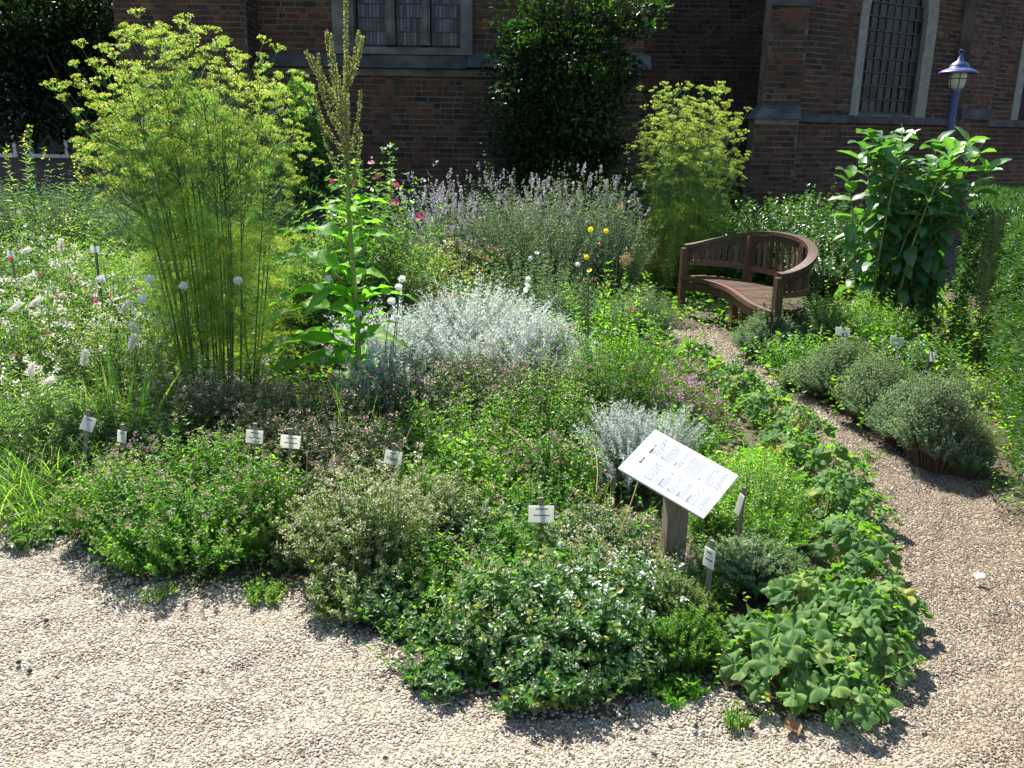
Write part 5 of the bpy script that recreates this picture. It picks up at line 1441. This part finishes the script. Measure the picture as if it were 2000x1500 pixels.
for (px, py, wm, n, s, hh, lab) in [
    (1460, 1300, .15, 44, .046, .15, 'scalloped-leaf plant at the inner side of the front corner, by the tag stake'),
    (1740, 1230, .12, 40, .044, .15, 'scalloped-leaf plant bulging onto the path beside the thyme bush'),
    (1660, 1250, .16, 50, .048, .2, 'scalloped-leaf plant in the thick of the front corner'),
    (1540, 1340, .2, 80, .05, .19, 'biggest scalloped-leaf plant at the front corner of the bed'),
    (1685, 1300, .16, 60, .046, .16, 'scalloped-leaf plant on the front corner, nearest the path'),
    (1630, 1395, .16, 54, .044, .12, 'lowest scalloped-leaf plant sprawling over the front gravel'),
    (1560, 1240, .19, 60, .046, .2, 'scalloped-leaf plant with curled pale leaves before the thyme bush'),
    (1680, 1190, .17, 48, .048, .17, 'scalloped-leaf plant at the path edge beside the thyme bush'),
    (1650, 1110, .19, 50, .045, .2, 'scalloped-leaf plant right of the lime feathery plant'),
    (1690, 1040, .15, 40, .043, .16, 'scalloped-leaf plant on the outer bend of the border'),
    (1610, 1010, .2, 50, .045, .2, 'scalloped-leaf plant behind the upright thyme bush'),
    (1615, 955, .2, 50, .044, .2, 'scalloped-leaf plant level with the white board'),
    (1535, 925, .22, 50, .045, .22, 'scalloped-leaf plant touching the lime feathery plant'),
    (1560, 865, .18, 44, .045, .2, 'scalloped-leaf plant opposite the last thyme mound'),
    (1495, 835, .2, 46, .046, .22, 'scalloped-leaf plant opposite the third thyme mound'),
    (1455, 795, .18, 40, .048, .2, 'scalloped-leaf plant opposite the second thyme mound'),
    (1405, 770, .2, 40, .05, .22, 'scalloped-leaf plant opposite the first thyme mound'),
    (1355, 735, .2, 34, .052, .22, 'farthest scalloped-leaf plant, by the mauve marjoram')]:
    mantle(lab, px, py, wm, n, s, hh)
# curled dry leaves and debris on the gravel
def curl(mat, s, nm, label, px, py, az, tone):
    b = MB(); v = []; n = 6
    for i in range(n + 1):
        for j in range(4):
            t = i / n; u = (j - 1.5) / 1.5
            wd = math.sin(math.pi * (t * .9 + .05)) * .45
            v.append((u * wd * s + random.uniform(-.05, .05) * s, (t - .5) * s, (.25 * u * u * (1 + .5 * math.sin(t * 7)) + .12 * math.sin(t * 9 + u * 2)) * s + .02))
    f = [[i * 4 + j, i * 4 + j + 1, i * 4 + j + 5, i * 4 + j + 4] for i in range(n) for j in range(3)]
    b.add(v, f, tone)
    p = G(px, py)
    o = b.obj(nm, MT[mat]); o.location = (p.x, p.y, .012); o.rotation_euler = (0, 0, az)
    tag(o, label, 'leaf')
curl('litter', .075, 'dry_leaf', 'crumpled light brown dry leaf left of the front mantle plant', 1428, 1352, 1.2, .75)
curl('litter', .06, 'dry_leaf', 'curled orange-brown dry leaf on the gravel below the front mantle plant', 1546, 1442, .3, .6)
curl('whitef', .05, 'dry_leaf', 'bleached white leaf lying alone on the right path', 1908, 1141, 1.3, .9)
curl('grass', .05, 'dry_leaf', 'green-yellow leaf lying on the gravel below the left oregano', 340, 1170, .2, .8)
for px, py, lab in [(60, 1320, 'dark round seed pod on the gravel, lowest of the three'), (38, 1303, 'dark seed pod with a thin stalk on the gravel, left of the lowest'), (92, 1221, 'dark seed pod alone on the gravel, uppermost of the three')]:
    b = MB(); p = G(px, py); b.lathe((0, 0, 0), [(.001, 0), (.007, .003), (.009, .009), (.006, .014), (.001, .016)], 10)
    o = b.obj('seed_pod', MT['bark'], smooth=True); o.location = (p.x, p.y, .012); tag(o, lab, 'seed pod', 'seed pods on the gravel')

# ------------------------------------------------------------------ curved bench
E1 = G(1338, 480, .69); E2 = G(1523, 537, .69)
E1 = Vector((E1.x, E1.y, 0)); E2 = Vector((E2.x, E2.y, 0))
mid_ = (E1 + E2) / 2; ch = (E2 - E1); Lc = ch.length; chn = ch.normalized()
nrm = Vector((-chn.y, chn.x, 0))
if nrm.x < 0: nrm = -nrm
bench = thing('garden_bench', 'curved brown wooden bench with slatted wraparound back beside the path', 'bench', (mid_.x, mid_.y, 0))
BI = Vector((mid_.x, mid_.y, 0))
bul = .58
def back_xy(t):            # t 0..pi from E1 to E2
    c = -math.copysign(abs(math.cos(t)) ** .9, math.cos(t))
    return chn * (c * Lc / 2) + nrm * (math.sin(t) ** .9 * bul)
def rail_z(t): return .685 + .2 * max(0, math.sin(t)) ** 1.3
SEAT = .40
front = [G(1345, 536, SEAT), G(1382, 546, SEAT), G(1420, 561, SEAT), G(1450, 578, SEAT), G(1475, 594, SEAT), G(1508, 604, SEAT)]
front = [Vector((p.x, p.y, 0)) - BI for p in front]
# front edge as offset from the chord, taken from the seat's own curve
fs_ = [p.dot(chn) / (Lc / 2) for p in front]; fo_ = [p.dot(nrm) for p in front]
fc = np.polyfit([-1.02] + fs_[1:-1] + [1.02], [-.03] + fo_[1:-1] + [-.03], 3)
def front_off(s):          # s -1..1 along the chord
    return float(np.clip(np.polyval(fc, s), -.16, .22))
def sweep(pts, w_, h_, name, mat='teak', upv=(0, 0, 1)):
    P = [Vector(p) for p in pts]; v = []; n = len(P)
    for i in range(n):
        d = (P[min(i + 1, n - 1)] - P[max(i - 1, 0)]).normalized(); s_ = d.cross(Vector(upv)).normalized(); u_ = s_.cross(d)
        for a, c in ((-1, -1), (1, -1), (1, 1), (-1, 1)):
            v.append(P[i] + s_ * (a * w_ / 2) + u_ * (c * h_ / 2))
    f = [[4 * i + j, 4 * i + (j + 1) % 4, 4 * i + 4 + (j + 1) % 4, 4 * i + 4 + j] for i in range(n - 1) for j in range(4)]
    f += [[3, 2, 1, 0], [4 * n - 4, 4 * n - 3, 4 * n - 2, 4 * n - 1]]
    b = MB(); b.add([tuple(q) for q in v], f); return b.obj(name, MT[mat], bench)
ts = [math.pi * i / 36 for i in range(37)]
sweep([back_xy(t) + Vector((0, 0, rail_z(t))) for t in ts], .075, .035, 'top_rail')
sweep([back_xy(t) * .985 + Vector((0, 0, rail_z(t) - .05)) for t in ts[1:-1]], .03, .055, 'upper_rail')
sweep([back_xy(t) * .985 + Vector((0, 0, .525)) for t in ts[1:-1]], .03, .05, 'lower_rail')
def lowz(t): return .545
NS = 34
for i in range(NS):
    t = math.pi * (i + .8) / (NS + .6)
    p = back_xy(t) * .985; d = (back_xy(min(t + .02, math.pi)) - back_xy(max(0, t - .02))).normalized()
    b = MB(); zt = rail_z(t) - .06
    a = math.atan2(d.y, d.x); R = np.array([[math.cos(a), -math.sin(a), 0], [math.sin(a), math.cos(a), 0], [0, 0, 1]])
    b.box((0, 0, 0), (.042, .014, zt - lowz(t)), R); o = b.obj('back_slat', MT['teak'], bench); o.location = p + Vector((0, 0, (zt + lowz(t)) / 2))
def post(p, z0, z1, s=.058, a=0):
    R = np.array([[math.cos(a), -math.sin(a), 0], [math.sin(a), math.cos(a), 0], [0, 0, 1]])
    b = MB(); b.box((0, 0, 0), (s, s, z1 - z0), R); o = b.obj('leg', MT['teak'], bench); o.location = Vector(p) + Vector((0, 0, (z0 + z1) / 2)); return o
aC = math.atan2(chn.y, chn.x)
post(back_xy(0), 0, .668, .062, aC); post(back_xy(math.pi), 0, .668, .062, aC)
for t in (1.0, 1.95):
    post(back_xy(t) * .98, 0, rail_z(t) - .02, .07, aC)
# mid front leg
fl_ = G(1413, 648); fl_ = Vector((fl_.x, fl_.y, 0)) - BI; s0 = fl_.dot(chn) / (Lc / 2)

post(chn * (s0 * Lc / 2) + nrm * (front_off(s0) + .045), 0, SEAT - .02, .06, aC)
fr = [chn * (s * Lc / 2) + nrm * front_off(s) for s in np.linspace(-1, 1, 25)]
sweep([p + Vector((0, 0, SEAT - .02)) for p in fr], .05, .04, 'seat_front_edge')
sweep([p + nrm * .02 + Vector((0, 0, SEAT - .095)) for p in fr], .026, .07, 'apron')
for i in range(30):
    s = -.96 + 1.92 * (i + .5) / 30
    tb = math.acos(max(-1, min(1, -math.copysign(abs(s) ** (1 / .9), s))))
    off_b = math.sin(tb) ** .9 * bul - .03
    off_f = front_off(s) + .03
    if off_b - off_f < .08: continue
    b = MB(); R = np.array([[math.cos(aC), -math.sin(aC), 0], [math.sin(aC), math.cos(aC), 0], [0, 0, 1]])
    b.box((0, 0, 0), (.042, off_b - off_f, .018), R); o = b.obj('seat_slat', MT['teak'], bench); o.location = chn * (s * Lc / 2) + nrm * (off_b + off_f) / 2 + Vector((0, 0, SEAT - .006))
sweep([back_xy(t) * .95 + Vector((0, 0, SEAT - .055)) for t in ts[2:-2]], .03, .06, 'back_apron')

# ------------------------------------------------------------------ blue lamp
lp = V(1868, 170, 11.8); zt = V(1868, 98, 11.8).z
zb = V(1868, 142, 11.8).z; zg_ = V(1866, 176, 11.8).z
lx_ = V(1850, 262, 11.8).x * .5 + lp.x * .5
lamp = thing('street_lamp', 'blue lamp post with wide hat-shaped shade and caged cream globe', 'lamp', (lp.x, 11.8, 0))
hw = 34 / F_PX * 11.6
b = MB(); b.lathe((0, 0, 0), [(.075, 0), (.075, .25), (.05, .3), (.044, zg_ - .02), (.055, zg_), (.03, zg_ + .02)], 20); b.obj('pole', MT['blue'], lamp, True)
b = MB(); b.lathe((0, 0, 0), [(hw, zb - .008), (hw * 1.0, zb + .006), (hw * .86, zb + .025), (hw * .55, zb + .055), (hw * .5, zb + .06), (hw * .49, zb + .085), (hw * .4, zb + .11), (hw * .17, zb + .145), (hw * .13, zb + .185), (hw * .04, zb + .22)], 32)
b.lathe((0, 0, 0), [(hw * .99, zb - .008), (hw * .5, zb + .03), (.01, zb + .04)], 32); b.obj('lamp_shade', MT['blue'], lamp, True)
b = MB(); ring_pts = [[.0 + .032 * math.cos(a), 0, zb + .245 + .032 * math.sin(a)] for a in np.linspace(0, 6.28, 12)]; b.tubes(np.array([ring_pts]), .006, 5); b.obj('hanging_ring', MT['blue'], lamp)
gr_ = hw * .47; gh = zb - zg_
b = MB(); b.lathe((0, 0, 0), [(gr_ * .98, zb + .01), (gr_, zb - gh * .3), (gr_ * .93, zb - gh * .65), (gr_ * .7, zb - gh * .9), (gr_ * .4, zb - gh * .99)], 24); b.obj('globe', MT['globe'], lamp, True)
b = MB()
for k in range(6):
    a = k * math.pi / 3 + .3
    b.tubes(np.array([[[math.cos(a) * r_ * 1.03, math.sin(a) * r_ * 1.03, z_] for r_, z_ in [(gr_, zb), (gr_ * 1.02, zb - gh * .3), (gr_ * .95, zb - gh * .65), (gr_ * .72, zb - gh * .92), (gr_ * .4, zb - gh)]]]), .005, 4)
b.tubes(np.array([[[math.cos(a) * gr_ * 1.05, math.sin(a) * gr_ * 1.05, zb - gh * .35] for a in np.linspace(0, 2 * math.pi, 20)]]), .005, 4)
b.obj('guard_cage', MT['lead'], lamp)

# ------------------------------------------------------------------ information board
Cc = [G(1213, 903, .530), G(1290, 832, .612), G(1432, 935, .484), G(1370, 1022, .392)]   # page: left-top, right-top, right-bottom, left-bottom
# fit a true rectangle to the four corners
pl, pr, qr, ql = Cc
ctr = (pl + pr + qr + ql) / 4
ex = ((pr - pl) + (qr - ql)).normalized()                      # reading direction
ey = ((pl - ql) + (pr - qr)); ey = (ey - ex * ey.dot(ex)); Hh = ey.length / 2; ey.normalize()
Wd = ((pr - pl).length + (qr - ql).length) / 2
ez = ex.cross(ey)
if ez.z < 0: ez = -ez
pbase = V(1317, 1000, ctr.y + .02)
board = thing('information_board', 'white printed information board tilted on a thick wooden post', 'sign', (ctr.x - .02, ctr.y + .01, 0))
Mb = Matrix((ex, ey, ez)).transposed().to_4x4(); Mb.translation = ctr - Vector(board.location)
b = MB(); b.box((0, 0, -.006), (Wd, Hh, .008)); o = b.obj('panel', MT['paper'], board); o.matrix_local = Mb
b = MB(); b.box((0, 0, -.0165), (Wd * .97, Hh * .97, .01)); o = b.obj('backing_board', MT['stakew'], board); o.matrix_local = Mb
def printed(rows, b, x0, x1, y, hgt, gap=.25, dens=1.0, wl=.014):
    x_ = x0
    while x_ < x1 - wl * .3:
        wl_ = min(random.uniform(.35, 1.3) * wl, x1 - x_)
        b.box((x_ + wl_ / 2, y, -.0012), (wl_, hgt, .001)); x_ += wl_ + wl * gap
b = MB()
cw = Wd * .39
# title strokes
for k, (wx, hy) in enumerate([(.03, 1.6), (.02, 1), (.02, 1), (.02, 1.5), (0, 0), (.014, .5), (0, 0), (.028, 1), (.024, 1), (.02, 1.1), (.02, 1), (.012, 1.2), (.02, 1.5)]):
    if wx: b.box((-Wd * .2 + k * Wd * .035, Hh * .37, -.0012), (wx * Wd * .9, .0075 * hy, .001))
o = b.obj('title', MT['ink'], board); o.matrix_local = Mb @ Matrix.Diagonal((1, 1, 1, 1)) @ Matrix.Translation((0, 0, .0))
o.matrix_local = Mb @ Matrix.Translation((0, 0, .001))
def column(x0, x1, paras, y0):
    b = MB(); b2 = MB(); y = y0; lh = Hh * .0185
    for (head, n, last) in paras:
        if head:
            printed(None, b2, x0, x0 + (x1 - x0) * head, y, lh * .48, .1); y -= lh * 1.15
        for i in range(n):
            printed(None, b, x0, x0 + (x1 - x0) * (last if i == n - 1 else random.uniform(.9, 1)), y, lh * .4, .22); y -= lh * 1.12
        y -= lh * 1.3
    for bb, m_ in ((b, 'inkt'), (b2, 'ink')):
        o = bb.obj('text_block', MT[m_], board); o.matrix_local = Mb @ Matrix.Translation((0, 0, .001))
column(-Wd * .42, -Wd * .03, [(0, 5, .8), (0, 1, .6), (.5, 3, .7), (.2, 3, .5), (.35, 3, .8), (.45, 4, .6), (0, 3, .8)], Hh * .24)
column(Wd * .05, Wd * .44, [(.25, 4, .6), (.2, 5, .7), (.3, 3, .5), (.0, 8, .9), (.12, 0, 0), (0, 5, .5), (.0, 3, .4)], Hh * .36)
o = None
pt = ctr.z - .045
b = MB(); b.box((0, 0, pt / 2 - .04), (.082, .07, pt + .06)); o = b.obj('post', MT['postw'], board)
o.location = V(1316, 1060, ctr.y).x - board.location.x, .0, 0
o.rotation_euler = (0, 0, .12)
o['kind'] = 'thing'

# ------------------------------------------------------------------ name tags
def name_tag(label, px, py, Y, wpx, hpx, yaw=0., tilt=-.25, roll=0., lines=2, mat='tag', stake=True, over=.03):
    p = V(px, py, Y); k = (p - CAMP).dot(fwd) / F_PX
    w_, h_ = wpx * k, hpx * k
    root = thing('name_tag', label, 'plant label', (p.x, p.y, 0), 0, 'plant name tags on wooden stakes')
    R = Matrix.Rotation(yaw, 4, 'Z') @ Matrix.Rotation(tilt, 4, 'X') @ Matrix.Rotation(roll, 4, 'Y')
    T_ = Matrix.Translation((0, 0, p.z)) @ R
    b = MB(); b.box((0, 0, 0), (w_, .004, h_)); o = b.obj('plate', MT[mat], root); o.matrix_local = T_
    if lines:
        b = MB()
        for i, (zz_, ww_) in enumerate([(.3, .45), (-.08, .6), (-.2, .3)][:lines]):
            x_ = -ww_ / 2 * w_
            while x_ < ww_ / 2 * w_:
                q = random.uniform(.05, .12) * w_; b.box((x_ + q / 2, -.0026, zz_ * h_), (q, .0008, .07 * h_)); x_ += q + .012 * w_
        o = b.obj('lettering', MT['ink'], root); o.matrix_local = T_
    if stake:
        b = MB(); top = p.z + h_ * .5 + over
        b.box((0, 0, top / 2), (.018, .009, top)); o = b.obj('stake', MT['stakew'], root)
        o.matrix_local = Matrix.Translation((0, 0, p.z)) @ Matrix.Rotation(yaw, 4, 'Z') @ Matrix.Rotation(roll * .35, 4, 'Y') @ Matrix.Translation((0, .0085 + abs(math.sin(tilt)) * h_ * .45, -p.z))
    return root
name_tag('square white tag in the middle front of the bed', 1057, 1004, 3.2, 50, 33, .08, -.3, .03)
name_tag('tilted white tag right of centre-left, crossed by a dry stem', 768, 894, 3.55, 34, 27, .15, -.35, .22, 3)
name_tag('greenish tag on a wide stake between fennel foot and pale oregano', 567, 863, 3.62, 38, 26, .15, -.05, .14)
name_tag('bluish tag half hidden behind pink oregano heads', 497, 853, 3.72, 34, 26, -.1, -.2, .05)
name_tag('steeply tilted white tag in the left sage clump', 172, 828, 4.0, 24, 28, .6, -.5, .5, 1)
name_tag('dull tag sunk in leaves beside the iris', 238, 853, 3.9, 20, 24, -.3, -.1, .1, 1)
name_tag('shaded grey tag on a dark stake right of the board', 1385, 1090, 2.75, 26, 40, -.95, 0, .05)
name_tag('narrow tag seen edge-on behind the board', 1444, 985, 3.25, 14, 42, -1.2, -.15, .1, 0)
name_tag('bright white tag under the bench front', 1492, 607, 7.0, 17, 17, 0, -.5, .1, 0)
name_tag('bright white tag behind the thyme mounds, largest there', 1646, 648, 6.4, 27, 18, -.1, -.7, .1, 0)
name_tag('tiny white tag just below the largest one behind the mounds', 1648, 664, 6.2, 9, 12, .4, -.5, .1, 0)
name_tag('white tag with leaf shadows below the milkweed', 1752, 666, 6.1, 25, 17, -.1, -.6, .1, 0)
name_tag('small upright white tag near the hedge', 1821, 697, 5.6, 13, 20, .5, -.4, .3, 0)
name_tag('grey tag far at the left edge among meadow herbs', 20, 495, 7.0, 13, 12, 0, -.2, 0, 0)
name_tag('grey tag in the meadow herbs left of the fennel', 185, 487, 7.0, 18, 12, 0, -.2, 0, 0)
